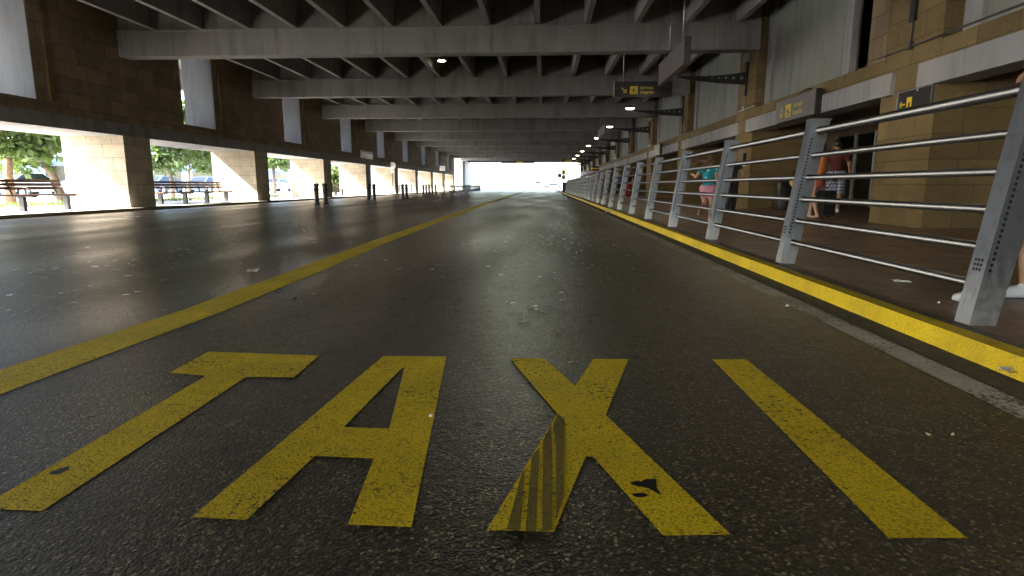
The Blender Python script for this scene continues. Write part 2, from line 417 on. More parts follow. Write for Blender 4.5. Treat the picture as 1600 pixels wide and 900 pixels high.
rk = MB().hexa([(1.925,-45,-.02),(2.04,-45,-.02),(2.04,112,-.02),(1.925,112,-.02)],
               [(1.94,-45,K+.005),(2.04,-45,K+.005),(2.04,112,K+.005),(1.94,112,K+.005)]).bevel(.018, 3).build('kerb', M['kerbyel']); tag(rk, kind='structure')
# ---- roof deck: slab, cross beams, long ribs
roof = empty('roof_deck', (-3, 45, 6.3), 'grey concrete ribbed roof deck spanning the road between both stone walls', 'roof')
wpart(MB().box(-17.9, 12.5, Y0, Y1, 6.3, 6.9), 'roof_slab', M['concd'], roof)
wpart(MB().box(-17.9, -17.5, Y0, Y1, 5.35, 6.298), 'roof_edge', M['conc'], roof)
for k in range(-7, 11):
    y = YL + BAY * k + .2
    if y < Y0: continue
    mb = MB().box(XL + .01, XR - .01, y, y + .5, 4.66, 5.36).box(XL + .012, XR - .012, y - .025, y + .525, 5.36, 5.42).box(XL + .01, XR - .01, y + .08, y + .42, 5.42, 6.298)
    wpart(mb, 'beam', M['conc'], roof)
for i in range(13):
    x = -11.83 + i * 1.45
    if x > XR - .2: break
    lo = [(x-.075, Y0, 5.425), (x+.075, Y0, 5.425), (x+.075, Y1, 5.425), (x-.075, Y1, 5.425)]
    hi = [(x-.13, Y0, 6.297), (x+.13, Y0, 6.297), (x+.13, Y1, 6.297), (x-.13, Y1, 6.297)]
    wpart(MB().hexa(lo, hi), 'rib', M['conc'], roof)
# ---- left arcade wall
lw = empty('arcade_wall', (-14, 45, K), 'brown stone arcade wall with square openings and tall slots left of the road', 'wall')
ks = range(-4, 9)
for k in ks:
    y = YL + BAY * k
    wpart(MB().box(XLO, XL, y, y + 1.28, K - .01, 2.3), 'pier', M['stoneP'], lw)
    if k < 8:
        ya, yb = y, y + BAY
        s0, s1 = y + 3.3, y + 5.45
        lwp = MB()
        lwp.box(-14.2, XL, ya, s0, 2.66, 6.296).box(-14.2, XL, s1, yb, 2.66, 6.296).box(-14.2, XL, s0, s1, 2.66, 2.97)
        wpart(lwp, 'wall_panel', M['stoneL'], lw)
        wpart(MB().box(XLO - .02, XL + .015, ya + .002, yb - .002, 2.3, 2.66), 'lintel', M['conc'], lw)
        wpart(MB().box(-14.19, XL - .012, s1 - .02, s1 - .001, 2.972, 6.2), 'slot_jamb', M['plaster'], lw)
        wpart(MB().box(XL - .05, XL + .07, s1 + .38, s1 + .62, 2.97, 6.29), 'pilaster_strip', M['stoneR'], lw)
y8 = YL + BAY * 8
wpart(MB().box(XLO, XL, y8, y8 + 1.28, 2.3, 6.296), 'wall_panel', M['stoneL'], lw)
ew = empty('end_wall', (-14, 98, 0), 'pale block of wall beyond the bright gap at the far left end of the roof', 'wall')
wpart(MB().box(XLO, XL, 96.5, 107, K - .01, 6.29), 'wall_block', M['bwall'], ew)
wpart(MB().box(-12.99, -12.6, 96.6, 97.0, K, 4.6), 'downpipe', M['iron'], ew)
# ---- right terminal wall
rw = empty('terminal_wall', (6.2, 45, K), 'sand coloured stone terminal wall with pilasters, grey lintels and tall grey panels', 'wall')
for k in range(-4, 11):
    y = YR + BAY * k
    wpart(MB().box(XR, 8.2, y, y + 1.6, K - .01, 2.749), 'pier', M['stoneR'], rw)
    wpart(MB().box(XR, 6.9, y + .001, y + 1.599, 3.051, 6.296), 'pilaster', M['stoneR'], rw)
    if k == 10: break
    ya, yb = y + 1.6, y + BAY
    wpart(MB().box(6.12, 6.6, ya - .42, yb + .42, 2.37, 2.747).bevel(.012), 'lintel', M['lint'], rw)
    wpart(MB().box(XR - .003, 6.9, y, yb, 2.749, 3.05), 'stone_band', M['stoneR'], rw)
    if k == -1:
        wpart(MB().box(6.55, 6.75, 13.9, yb, 3.051, 6.29), 'wall_panel', M['panel'], rw)
        wpart(MB().box(6.42, 6.56, 13.6, 13.9, 3.052, 6.28), 'panel_frame', M['lint'], rw)
        wpart(MB().box(6.62, 6.8, 11.81, 13.25, 3.052, 6.29), 'brick_recess', M['stoneL'], rw)
    else:
        wpart(MB().box(6.55, 6.75, ya, yb, 3.051, 6.29), 'wall_panel', M['panel'], rw)
    wpart(MB().box(6.47, 6.552, yb - .42, yb - .02, 3.053, 6.27), 'panel_frame', M['lint'], rw)
    wpart(MB().box(6.9, 10.5, y, yb, 2.752, 2.95), 'arcade_soffit', M['concd'], rw)
for k in range(-2, 9):      # conduit on every pilaster with its junction box on the band
    y = YR + BAY * k + .8
    mb = MB().tube([(XR-.02, y, 3.12), (XR-.02, y, 4.62)], .014, 6).box(XR-.07, XR-.001, y-.06, y+.06, 3.06, 3.18).box(XR-.13, XR-.001, y-.14, y+.12, 4.5, 4.76)
    mb.tube([(XR-.03, y-.95, 3.10), (XR-.03, y-.3, 3.10), (XR-.03, y+.55, 3.10)], .016, 6)
    if k == -1: mb.tube([(XR-.03, y+.55, 3.10), (XR-.03, y+1.0, 3.10)], .016, 6).tube([(XR-.03, y-.95, 3.10), (XR-.03, y-2.0, 3.10), (XR+.0, y-2.4, 3.11), (XR+.1, y-2.7, 3.22), (XR+.12, y-2.8, 3.9)], .018, 6)
    wpart(mb, 'conduit', M['iron'] if k % 2 else M['alu'], rw)
wpart(MB().box(2.3, 10.45, Y0, Y0 + .2, K - .01, 6.29), 'light_block_panel', M['stoneL'], rw)  # unseen wall added behind the camera to cut light on camera-facing sides
bw = empty('back_wall', (10.6, 45, K), 'dark stone wall at the back of the arcade with glazed doors', 'wall')
wpart(MB().box(10.5, 10.9, Y0, Y1, K - .02, 6.296), 'wall_face', M['stoneL'], bw)
for y in (17.4, 18.65, 19.9, 21.15, 22.4):
    wpart(MB().box(10.40, 10.498, y - .05, y + .05, K, 2.5), 'door_frame', M['alu'], bw)
for y in (17.4, 18.65, 19.9, 21.15):
    d = wpart(MB().box(10.44, 10.47, y + .052, y + 1.198, K + .02, 2.45), 'glass_door', M['glass'], bw)
    mb = MB().tube([(10.40, y + 1.05, .95), (10.40, y + 1.05, 1.35)], .015, 6); h = wpart(mb, 'door_handle', M['alu'], bw)
    h.parent = d; h.matrix_parent_inverse = (Matrix.Translation(-bw.location) @ Matrix()) .copy() if False else Matrix()
    h.data.transform(Matrix()); 
# ------------------------------------------------------------------ road markings
LZ = .0012
def px(pts, z=0.0): return [floor_at(u, v, z) for u, v in pts]
def letter(outline, name, hole=None, z=LZ):
    mb = MB(); bm = mb.bm
    def ring(pts):
        vs = [bm.verts.new((x, y, z)) for x, y in px(pts)]
        return [bm.edges.new((vs[i], vs[(i+1) % len(vs)])) for i in range(len(vs))]
    es = ring(outline) + (ring(hole) if hole else [])
    bmesh.ops.triangle_fill(bm, use_beauty=True, use_dissolve=False, edges=es, normal=(0, 0, 1))
    for f in bm.faces:
        f.normal_update()
        if f.normal.z < 0: f.normal_flip()
    return mb
taxi = empty('road_lettering', (0, 2, 0), 'worn yellow word TAXI painted on the asphalt in the foreground', 'road marking')
T = letter([(326,549.6),(498.7,555.8),(459.4,589.9),(385,589),(65.6,799),(-34,795),(322,587.5),(264.7,582.9)], 'T')
A = letter([(599,556.6),(697.4,557.5),(643,824.4),(543.8,820),(584,717),(492,712.8),(385,813),(299.7,808.6)], 'A', [(628,575.5),(632,575),(608,670),(537,667.8)])
X = letter([(796,559.6),(851,560.3),(899,603.3),(926.5,561.3),(982,561.3),(946.4,648.5),(1142,836),(1036,837.5),(927,714),(915,714),(865.4,831.6),(760.5,828.8),(870.7,646.7)], 'X')
I = letter([(1112.5,561.7),(1166,561.7),(1511.8,841.5),(1388,841)], 'I')
lets = {}
for nm, mb in (('T', T), ('A', A), ('X', X), ('I', I)):
    o = wpart(mb, 'painted_letter', M['yellow'], taxi); o['label'] = f'yellow painted letter {nm}'; lets[nm] = o
def zx(pts): return [(700 + a / 2.812, 540 + b / 2.812) for a, b in pts]
def mark(pts, name, mat, z, parent):
    mb = letter(pts, name, None, z); o = wpart(mb, name, mat, taxi); return o
scuffs = [zx([(258,812),(314,816),(338,548),(325,558)]), zx([(340,817),(386,820),(402,450),(368,492)]),
          zx([(413,820),(458,812),(458,440),(452,350),(418,420)]), zx([(475,770),(508,668),(512,330),(484,302),(462,345),(474,450)])]
for s_ in scuffs: mark(s_, 'tyre_scuff', M['scuff'], .0022, None)
mark(zx([(800,604),(830,597),(850,600),(866,590),(914,588),(918,630),(940,658),(925,655),(880,630),(845,622),(806,614)]), 'tar_blot', M['tar'], .0022, None)
mark(zx([(806,657),(830,651),(862,651),(881,659),(866,668),(826,669)]), 'tar_blot', M['tar'], .0022, None)
mark(zx([(262,822),(290,815),(330,818),(334,850),(318,882),(308,846),(280,838)]), 'tar_blot', M['tar'], .0022, None)
mark([(78,739),(96,732),(109,729),(107,735),(92,742),(80,743)], 'tar_blot', M['tar'], .0022, None)
# flattened chewing gum trodden into the lanes
mb = MB(); rg = random.Random(21)
for i in range(2900):
    lane = rg.random()
    if lane < .42: x = rg.gauss(-.35, .55)
    elif lane < .55: x = rg.gauss(.9, .35)
    else: x = rg.gauss(-4.0, 1.1)
    y = 2.6 + 30 * rg.random() ** 1.5
    if not -9 < x < 1.5 or abs(x + 2.35) < .3 or (y < 3.0 and x > -1.9): continue
    r = rg.uniform(.008, .028); a0 = rg.random() * 6.28; e = rg.uniform(.6, 1)
    ring = []
    for k in range(9):
        t = a0 + k * .698; q = r * rg.uniform(.8, 1.15)
        ring.append((x + math.cos(t) * q, y + math.sin(t) * q * e, .0018))
    c_ = mb.bm.verts.new((x, y, .0028)); vs = [mb.bm.verts.new(p) for p in ring]
    for k in range(9): mb.bm.faces.new((vs[k], vs[(k + 1) % 9], c_)).smooth = True
M['gum'] = simple('trodden_gum', (.27, .26, .24), .2, 0, .35, 14)
tag(mb.build('gum_spots', M['gum'], None, False), 'pale flattened chewing gum spots trodden into the asphalt lanes', 'gum', None, 'stuff')
# lines
def strip(x0, x1, y0, y1, name, mat, label, z=.0015):
    mb = MB()
    n = max(1, int((y1 - y0) / 1.0))
    for i in range(n):
        a = y0 + (y1-y0)*i/n; b = y0 + (y1-y0)*(i+1)/n
        mb.face([(x0,a,z),(x1,a,z),(x1,b,z),(x0,b,z)])
    return tag(mb.build(name, mat, None, False), label, 'road marking')
LL = [(.4, -2.20), (2.2, -2.19), (3.2, -2.14), (4.7, -2.17), (8.5, -2.31), (16, -2.42), (26, -2.52), (60, -2.58), (118, -2.6)]
mb = MB()
def llx(y):
    for (a, xa), (b, xb) in zip(LL, LL[1:]):
        if a <= y <= b: return xa + (xb - xa) * (y - a) / (b - a)
ys = [.4 + 1.6 * i for i in range(74)]
for a, b in zip(ys, ys[1:]): mb.face([(llx(a)-.14, a, .0015), (llx(a)+.14, a, .0015), (llx(b)+.14, b, .0015), (llx(b)-.14, b, .0015)])
tag(mb.build('lane_line', M['line'], None, False), 'long yellow lane line running left of the TAXI lettering', 'road marking')
strip(1.62, 1.76, -2, 62, 'edge_line', M['pale'], 'worn pale edge line between the asphalt and the yellow kerb')
gm, gnt, gb = nodes_of('gutter_dirt'); gp = pos(gnt)
gc = ramp(gnt, noise(gnt, gp, 18, 6, .75), [(.35, (.018, .016, .012)), (.56, (.050, .043, .032)), (.70, (.16, .135, .09))])
gnt.links.new(gc, gb.inputs['Base Color']); gb.inputs['Roughness'].default_value = .85; bump(gnt, gb, noise(gnt, gp, 60, 5, .75), .7, .008)
mb = MB(); mb.face([(1.77,-17,.0015),(1.948,-17,.0015),(1.948,112,.0015),(1.77,112,.0015)]); tag(mb.build('gutter', gm, None, False), kind='structure')
strip(-11.2, -11.1, 10, 60, 'edge_line', M['pale'], 'faint white edge line along the far left kerb')
# ------------------------------------------------------------------ railing
XP = 2.13; NP = 25; PY0 = 3.03; PS = 2.43
rail = empty('railing', (XP, PY0, K), 'steel railing of leaning perforated posts and six rails along the yellow kerb', 'railing')
LEAN = .19; PH = 1.25
def post_mb(holes):
    mb = MB()
    a, b = .11, .13
    lo = [(0,0,0),(b,0,0),(b,a,0),(0,a,0)]; hi = [(LEAN-.01,0,PH),(LEAN+.145,0,PH),(LEAN+.145,a,PH),(LEAN-.01,a,PH)]
    mb.hexa(lo, hi).bevel(.004, 1)
    return mb
def hole_column():
    mb = MB()
    for i in range(30):      # column of square holes near the front edge of the side face
        z = .27 + i * .028
        x = z / PH * LEAN + .018
        if z > PH - .06: break
        mb.box(x, x + .013, -.0015, .002, z, z + .015)
    return mb
def hole_grid():
    mb = MB()
    for r in range(3):
        for c in range(3):
            z = .27 + r * .024; x = z / PH * (LEAN - .01)
            y = .028 + c * .022
            mb.hexa([(x-.0015,y,z),(x+.003,y,z),(x+.003,y+.012,z),(x-.0015,y+.012,z)], [(x+.0005,y,z+.014),(x+.005,y,z+.014),(x+.005,y+.012,z+.014),(x+.0005,y+.012,z+.014)])
    return mb
p0 = post_mb(True).build('post', M['post'], rail); h0 = hole_column().build('hole_column', M['hole'], p0); h1 = hole_grid().build('hole_grid', M['hole'], p0)
c0 = MB().box(LEAN-.016, LEAN+.152, -.006, .116, PH+.001, PH+.011).build('post_cap', M['post'], p0)
ZR = [1.16, .95, .76, .57, .38, .19]; RR = [.031, .023, .023, .023, .023, .023]
for i in range(1, NP):
    p = p0.copy(); col.objects.link(p); p.parent = rail; p.location = (0, PS * i, 0)
    for q in ((h0, h1, c0) if i < 9 else ()):
        d = q.copy(); col.objects.link(d); d.parent = p
for z, r in zip(ZR, RR):
    x = z / PH * LEAN + .07; mb = MB()
    mb.tube([(x, .05, z), (x, PS * (NP - 1) + .02, z)], r, 14)
    ro = mb.build('rail', M['steel'], rail)
    for i in range(0, 5):
        MB().tube([(x, PS*i + .11, z), (x, PS*i + .122, z)], r + .007, 12).build('rail_collar', M['steel'], ro)
        if i: MB().tube([(x, PS*i - .012, z), (x, PS*i, z)], r + .007, 12).build('rail_collar', M['steel'], ro)
# ------------------------------------------------------------------ lamps along the right wall
ORD = ['nearest', 'second nearest', 'third nearest', 'fourth nearest', 'fifth nearest', 'sixth nearest', 'seventh nearest', 'eighth nearest', 'ninth nearest', 'tenth nearest', 'eleventh nearest', 'farthest']
def make_lamp():
    root = empty('wall_lamp', (XR, 0, 4.0), '', 'lamp')
    mb = MB(); n = 10; top = []; bot = []
    for i in range(n + 1):
        t = i / n; x = -.06 - 2.15 * t
        zc = .02 + .10 * t + .06 * math.sin(t * math.pi * .9) * -1
        hh = .155 * (1 - t) ** 1.2 + .028
        top.append((x, zc + hh)); bot.append((x, zc - hh))
    prof = top + bot[::-1]
    mb.hexa([(x, -.012, z) for x, z in prof], [(x, .012, z) for x, z in prof])
    arm = mb.build('arm', M['black'], root)
    for i, (x, r) in enumerate(((-.18, .05), (-.42, .043), (-.65, .036), (-.87, .029), (-1.07, .023))):
        MB().tube([(x, -.014, .035 + i*.004), (x, .014, .035 + i*.004)], r, 14).build('arm_hole', M['panel'], arm)
    MB().box(-.06, -.004, -.07, .07, -.5, .55).bevel(.01).build('wall_plate', M['black'], root)
    hd = MB(); hd.tube([(-2.38, 0, .20), (-2.38, 0, .27), (-2.38, 0, .30)], [.215, .20, .06], 24).build('lamp_head', M['black'], root)
    MB().ell((-2.38, 0, .199), (.19, .19, .055), None, 20).build('bulb', M['lamp'], hd and root.children[-1])
    return root
lamp = make_lamp()
lights = []
lk_ = list(range(-2, 10))
for i, k in enumerate(lk_):
    o = lamp if i == 0 else copy_tree(lamp)
    o.location = (XR, YR + BAY * k + .8, 4.0)
    if k < 0: lab = ('round disc lamp on a perforated arm above the near railing' if k == -1 else 'round disc lamp on a perforated arm behind the photographer')
    elif k == 0: lab = 'disc lamp on a perforated black arm half hidden behind the big hanging sign'
    else: lab = f'lit disc lamp on the right wall, {ORD[k-1]} of those seen glowing'
    tag(o, lab, 'lamp', 'disc lamps along the right wall')
    ld = bpy.data.lights.new('lamp_light', 'SPOT'); ld.energy = 16 if k >= 0 else 8; ld.color = (1, .80, .50); ld.spot_size = R(150); ld.spot_blend = .6; ld.shadow_soft_size = .18
    lo = bpy.data.objects.new('lamp_light', ld); col.objects.link(lo); lo.parent = o; lo.location = (-2.38, 0, .17)
cl = empty('ceiling_lamp', (-3.95, 23.6, 5.5), 'small round lit lamp hanging under the ribbed ceiling over the road', 'lamp')
cl.location = (-4.05, 24.4, 5.6)
MB().tube([(0, 0, 0), (0, 0, .10)], [.17, .12], 20).build('lamp_body', M['white'], cl)
MB().tube([(0, 0, .10), (0, 0, .69)], .02, 8).build('stem', M['iron'], cl)
MB().tube([(0, 0, -.012), (0, 0, -.001)], [.14, .15], 20).build('bulb', M['lamp'], cl)
ld = bpy.data.lights.new('lamp_light', 'SPOT'); ld.energy = 10; ld.color = (1, .88, .66); ld.spot_size = R(150); ld.shadow_soft_size = .15
lo = bpy.data.objects.new('lamp_light', ld); col.objects.link(lo); lo.parent = cl; lo.location = (0, 0, -.03)
# ------------------------------------------------------------------ signs
ARROW_DOWN = [[(-.03,.2),(.03,.2),(.03,-.06),(-.03,-.06)], [(0,-.2),(.035,-.16),(-.09,-.03),(-.13,-.07)], [(0,-.2),(.13,-.07),(.09,-.03),(-.035,-.16)]]
def rot2(polys, a, s=1, dx=0, dy=0):
    c, n = math.cos(a)*s, math.sin(a)*s
    return [[(x*c - y*n + dx, x*n + y*c + dy) for x, y in p] for p in polys]
PLANE = [[(-.15,.07),(-.12,.075),(-.07,.03),(.15,-.06),(.16,-.09),(.10,-.09),(-.12,0)], [(-.02,.02),(.03,0),(-.02,-.12),(-.05,-.12)], [(-.01,.03),(.04,.01),(.05,.10),(.03,.11)]]
def arrivals(root, origin, axis, s, arrow_angle, off):
    """arrow, landing aircraft pictogram and two lines of lettering; origin = centre-left of the face"""
    o = Vector(origin); d = Vector((1,0,0)) if axis == '-y' else Vector((0,-1,0)); up = Vector((0,0,1)); n = Vector((0,-1,0)) if axis == '-y' else Vector((-1,0,0))
    flat(rot2(ARROW_DOWN, arrow_angle, s*.85), 'arrow', M['signyel'], o + d*off[0]*s, axis, root)
    flat(rot2([[(-.19,-.19),(.19,-.19),(.19,.19),(-.19,.19)]], 0, s*.95), 'pictogram', M['signyel'], o + d*off[1]*s, axis, root)
    flat(rot2([[(x*1.0, y) for x, y in p] for p in PLANE] + [[(-.14,-.155),(.14,-.155),(.14,-.13),(-.14,-.13)]], 0, s*.9), 'aircraft', M['signface'], o + d*off[1]*s + n*.003, axis, root)
    words('Arrivals', .19*s, 'lettering', M['signyel'], o + d*off[2]*s + up*.045*s, axis, root)
    words('Llegadas', .19*s, 'lettering', M['signyel'], o + d*off[2]*s - up*.155*s, axis, root)
def rods(root, pts, z0, z1):
    for x, y in pts: wpart(MB().tube([(x, y, z0), (x, y, z1)], .014, 8), 'hanging_rod', M['alu'], root)
s1 = empty('hanging_sign', (3.56, 17.7, 3.82), 'big box sign with glare painted grey, seen edge on, hanging on two rods nearest the camera', 'sign')
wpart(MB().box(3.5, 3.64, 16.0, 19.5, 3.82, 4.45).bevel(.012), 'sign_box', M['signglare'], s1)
wpart(MB().box(3.49, 3.65, 15.98, 16.015, 3.81, 4.46), 'edge_trim', M['iron'], s1)
rods(s1, [(3.57, 16.6), (3.57, 18.3)], 4.45, 6.29)
s2 = empty('hanging_sign', (3.43, 22, 3.86), 'black sign with yellow arrow and Arrivals Llegadas lettering hanging across the pavement side', 'sign')
wpart(MB().box(2.44, 4.44, 22, 22.16, 3.86, 4.37).bevel(.01), 'sign_box', M['signface'], s2)
rods(s2, [(2.75, 22.08), (4.15, 22.08)], 4.37, 6.29)
wpart(MB().box(2.42, 2.442, 21.99, 22.17, 3.85, 4.38), 'edge_trim', M['alu'], s2)
arrivals(s2, (2.42, 21.999, 4.08), '-y', .74, R(45), (.48, .94, 1.24))
s3 = empty('wall_sign', (6.0, 15.2, 2.36), 'box sign with glare painted grey, yellow down arrow and lettering on the lintel by the second post', 'sign')
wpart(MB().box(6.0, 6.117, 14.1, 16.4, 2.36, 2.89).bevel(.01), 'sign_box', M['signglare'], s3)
wpart(MB().box(5.985, 6.118, 14.05, 14.102, 2.35, 2.90), 'end_cap', M['black'], s3)
wpart(MB().tube([(6.05, 15.1, 2.88), (6.06, 15.1, 2.97), (6.12, 14.9, 3.0), (6.19, 14.8, 3.0)], .02, 8), 'cable', M['black'], s3)
arrivals(s3, (6.0, 16.4, 2.60), '-x', .84, 0, (.45, .95, 1.30))
s4 = empty('wall_sign', (6.15, 10, 2.0), 'small black framed sign with a yellow left arrow fixed on the nearest stone pier', 'sign')
wpart(MB().box(6.155, 6.199, 10.24, 11.17, 2.02, 2.36), 'sign_plate', M['signface'], s4)
fr = MB().box(6.145, 6.20, 10.22, 10.24, 2.0, 2.375).box(6.145, 6.20, 11.17, 11.19, 2.0, 2.375).box(6.145, 6.20, 10.24, 11.17, 2.36, 2.375).box(6.145, 6.20, 10.24, 11.17, 2.0, 2.02)
wpart(fr, 'frame', M['alu'], s4)
flat(rot2(ARROW_DOWN, R(-90), .42), 'arrow', M['signyel'], (6.153, 11.02, 2.15), '-x', s4)
flat([[(-.07,-.08),(-.025,-.08),(-.025,0),(.025,0),(.025,-.08),(.07,-.08),(.07,.08),(-.07,.08)]], 'pictogram', M['signyel'], (6.153, 10.82, 2.17), '-x', s4)
flat([[(-.015,-.015),(.015,-.015),(.015,.015),(-.015,.015)]], 'sticker', M['white'], (6.152, 10.62, 2.335), '-x', s4)
s5 = empty('wall_sign', (6.0, 33, 2.4), 'small box sign with glare painted grey on the stone band beyond the girl', 'sign')
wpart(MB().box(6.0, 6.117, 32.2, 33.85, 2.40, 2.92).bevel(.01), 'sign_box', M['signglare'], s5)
wpart(MB().box(5.985, 6.118, 32.15, 32.202, 2.39, 2.93), 'end_cap', M['black'], s5)
flat(rot2(ARROW_DOWN, 0, .8), 'arrow', M['signyel'], (5.998, 33.2, 2.66), '-x', s5)
s6 = empty('hanging_sign', (4.3, 48, 1.9), 'small dark sign with yellow marks over the pavement near the far rail', 'sign')
wpart(MB().box(3.50, 4.32, 48, 48.1, 1.92, 2.28), 'sign_box', M['signface'], s6)
flat([[(-.09,-.1),(.09,-.1),(.09,.1),(-.09,.1)]], 'pictogram', M['signyel'], (3.72, 47.999, 2.1), '-y', s6)
flat([[(-.2,-.03),(.2,-.03),(.2,.04),(-.2,.04)]], 'yellow_bar', M['signyel'], (4.05, 47.999, 2.1), '-y', s6)
wpart(MB().tube([(4.1, 48.05, 2.28), (4.1, 48.05, 6.29)], .02, 8), 'hanging_rod', M['iron'], s6)
s7 = empty('hanging_sign', (3.65, 38, 3.9), 'box sign with glare painted grey, on two rods between the lit lamps farther down the road', 'sign')
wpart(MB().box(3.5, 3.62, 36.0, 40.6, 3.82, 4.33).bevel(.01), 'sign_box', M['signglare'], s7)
rods(s7, [(3.56, 37.2), (3.56, 39.4)], 4.33, 6.29)
s8 = empty('wall_sign', (-12.95, 44, 2.7), 'pale grey framed sign plate on the brown left wall above the fourth pier', 'sign')
wpart(MB().box(-12.998, -12.93, 42.6, 45.6, 2.72, 3.26), 'sign_plate', M['white'], s8)
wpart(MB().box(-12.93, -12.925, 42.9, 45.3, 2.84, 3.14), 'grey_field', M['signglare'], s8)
s9 = empty('gantry_sign', (-3.5, 101.5, 4.3), 'dark sign strip with a yellow centre on the last beam above the bright exit', 'sign')
wpart(MB().box(-7.2, -1.6, 101.7, 101.85, 4.45, 4.85), 'sign_box', M['iron'], s9)
flat([[(-.5,-.15),(.5,-.15),(.5,.15),(-.5,.15)]], 'pictogram', M['signyel'], (-4.1, 101.698, 4.65), '-y', s9)
rods(s9, [(-6.5, 101.78), (-2.3, 101.78)], 4.85, 6.29)
s10 = empty('hanging_sign', (3.2, 84, 4.0), 'greenish dark sign hanging at the far right end of the roof', 'sign')
wpart(MB().box(2.5, 4.3, 84, 84.15, 3.95, 4.4), 'sign_box', M['iron'], s10)
flat([[(-.5,-.15),(.5,-.15),(.5,.15),(-.5,.15)]], 'yellow_bar', M['signyel'], (3.3, 83.998, 4.18), '-y', s10)
rods(s10, [(3.3, 84.07)], 4.4, 6.29)
# traffic signs
def pole_sign(name, x, y, h, label, shapes):
    root = empty(name, (x, y, 0), label, 'traffic sign')
    MB().tube([(0, 0, 0), (0, 0, h)], .04, 8).build('pole', M['iron'], root)
    for nm, mb, mat in shapes: mb.build(nm, mat, root)
    return root
M['sblue'] = simple('sign_blue', (.05, .14, .50), .5)
pole_sign('traffic_sign', 2.35, 92, 2.6, 'square blue traffic sign on a pole at the far end of the railing', [('sign_plate', MB().box(-.28, .28, -.06, -.04, 2.0, 2.56), M['sblue'])])
pole_sign('traffic_sign', 3.0, 94, 3.2, 'two stacked yellow and black plates on a pole at the far end of the railing', [('sign_plate', MB().box(-.28, .28, -.06, -.04, 2.45, 3.15), M['signyel']), ('sign_plate', MB().box(-.28, .28, -.06, -.04, 1.75, 2.4), M['signyel']), ('black_band', MB().box(-.24, .24, -.068, -.061, 1.82, 2.05), M['signface'])])
pole_sign('traffic_sign', -11.6, 69, 3.0, 'plain white rectangular sign on a pole before the left arcade', [('sign_plate', MB().box(-.32, .32, -.06, -.04, 2.45, 3.0), M['white'])])
pole_sign('traffic_sign', -12.85, 51, 2.8, 'narrow round white sign beside a dark pier of the left arcade', [('sign_disc', MB().tube([(0, -.06, 2.45), (0, -.04, 2.45)], .3, 20), M['white']), ('sign_plate', MB().box(-.12, .12, -.06, -.04, 1.85, 2.1), M['white'])])
ub = empty('utility_box', (2.25, 66, K), 'dark cabinet standing at the far end of the railing', 'cabinet')
MB().box(-.25, .3, -.3, .3, 0, 1.0).bevel(.02).build('cabinet_body', M['iron'], ub); MB().box(-.28, .33, -.33, .33, 1.0, 1.06).build('cabinet_lid', M['black'], ub)
MB().box(-.2, .24, -.31, -.301, .1, .9).build('door', M['iron'], ub)
# ------------------------------------------------------------------ bollards and barrier
def bollard(label, x, y):
    o = MB()
    prof = [(.09,0),(.09,.05),(.078,.07),(.078,.58),(.088,.60),(.088,.64),(.074,.66),(.070,.74),(.088,.77),(.090,.82),(.075,.86),(.03,.88)]
    o.tube([(0,0,z) for r, z in prof], [r * 1.25 for r, z in prof], 16)
    return o
b0 = empty('bollard', (0,0,0), '', 'bollard')
bollard('', 0, 0).build('bollard_shaft', M['iron'], b0)
MB().tube([(0,0,.60),(0,0,.64)], .117, 16).build('ring', M['black'], b0)
bl = [(495.5,320,'left one of the nearest pair of dark bollards'),(509,319,'bollard in front of the third dark pier, right one of the nearest pair'),
      (576,312,'bollard before the fourth pier, left one of the second pair'),(585,312,'right one of the second pair of dark bollards'),
      (629.5,310,'left one of the third pair of dark bollards'),(635.5,309.6,'right one of the third pair of dark bollards'),
      (624,302.6,'pale lit bollard just left of the third pair, against the bright kerb'),(642.5,302.4,'lone thin bollard right of the third pair, against the bright arch'),
      (661.5,303.3,'leftmost of the close far row of bollards'),(666,303.4,'second from left in the close far row of bollards'),
      (670.6,303.4,'third from left in the close far row of bollards'),(675.4,303.4,'fourth from left in the close far row of bollards'),(681,302.4,'thin last bollard at the right of the close far row')]
for i, (u, v, lab) in enumerate(bl):
    o = b0 if i == 0 else copy_tree(b0)
    x, y = floor_at(u, v); o.location = (x, y, 0); tag(o, lab, 'bollard', 'dark bollards along the left side of the road')
bf = empty('barrier', (-10.3, 80, 0), 'long dark barrier of close upright bars along the left roadside near the exit', 'barrier')
for i in range(34):
    y = 66.5 + i * .88; wpart(MB().tube([(-10.4 + i*.01, y, 0), (-10.4 + i*.01, y, .86)], [.055, .05], 8), 'bar', M['iron'], bf)
wpart(MB().box(-10.44, -10.36, 66.4, 95.6, .60, .72), 'top_rail', M['iron'], bf)
# ------------------------------------------------------------------ benches
def make_bench(L):
    root = empty('park_bench', (0, 0, K), '', 'bench')
    for z, x in ((.62, -.33), (.72, -.355), (.82, -.38)):
        MB().box(x - .018, x + .018, 0, L, z - .04, z + .04).bevel(.008).build('back_slat', M['wood'], root)
    for x in (-.24, -.12, 0, .12, .24):
        MB().box(x - .052, x + .052, 0, L, .42, .455).bevel(.006).build('seat_slat', M['wood'], root)
    n = max(2, round(L / 1.7) + 1)
    for i in range(n):
        y = .25 + (L - .5) * i / (n - 1)
        f = MB().box(-.28, .28, y - .03, y + .03, .385, .42)
        f.hexa([(-.30,y-.03,.40),(-.25,y-.03,.40),(-.25,y+.03,.40),(-.30,y+.03,.40)], [(-.42,y-.03,.86),(-.395,y-.03,.86),(-.395,y+.03,.86),(-.42,y+.03,.86)])
        f.build('frame', M['black'], root)
        MB().box(-.07, .07, y - .055, y + .055, 0, .385).bevel(.01).build('leg', M['black'], root)
        MB().tube([(-.36, y, .62), (-.1, y, .66), (.15, y, .64), (.26, y, .56), (.25, y, .43)], .016, 8).build('armrest', M['iron'], root)
    return root
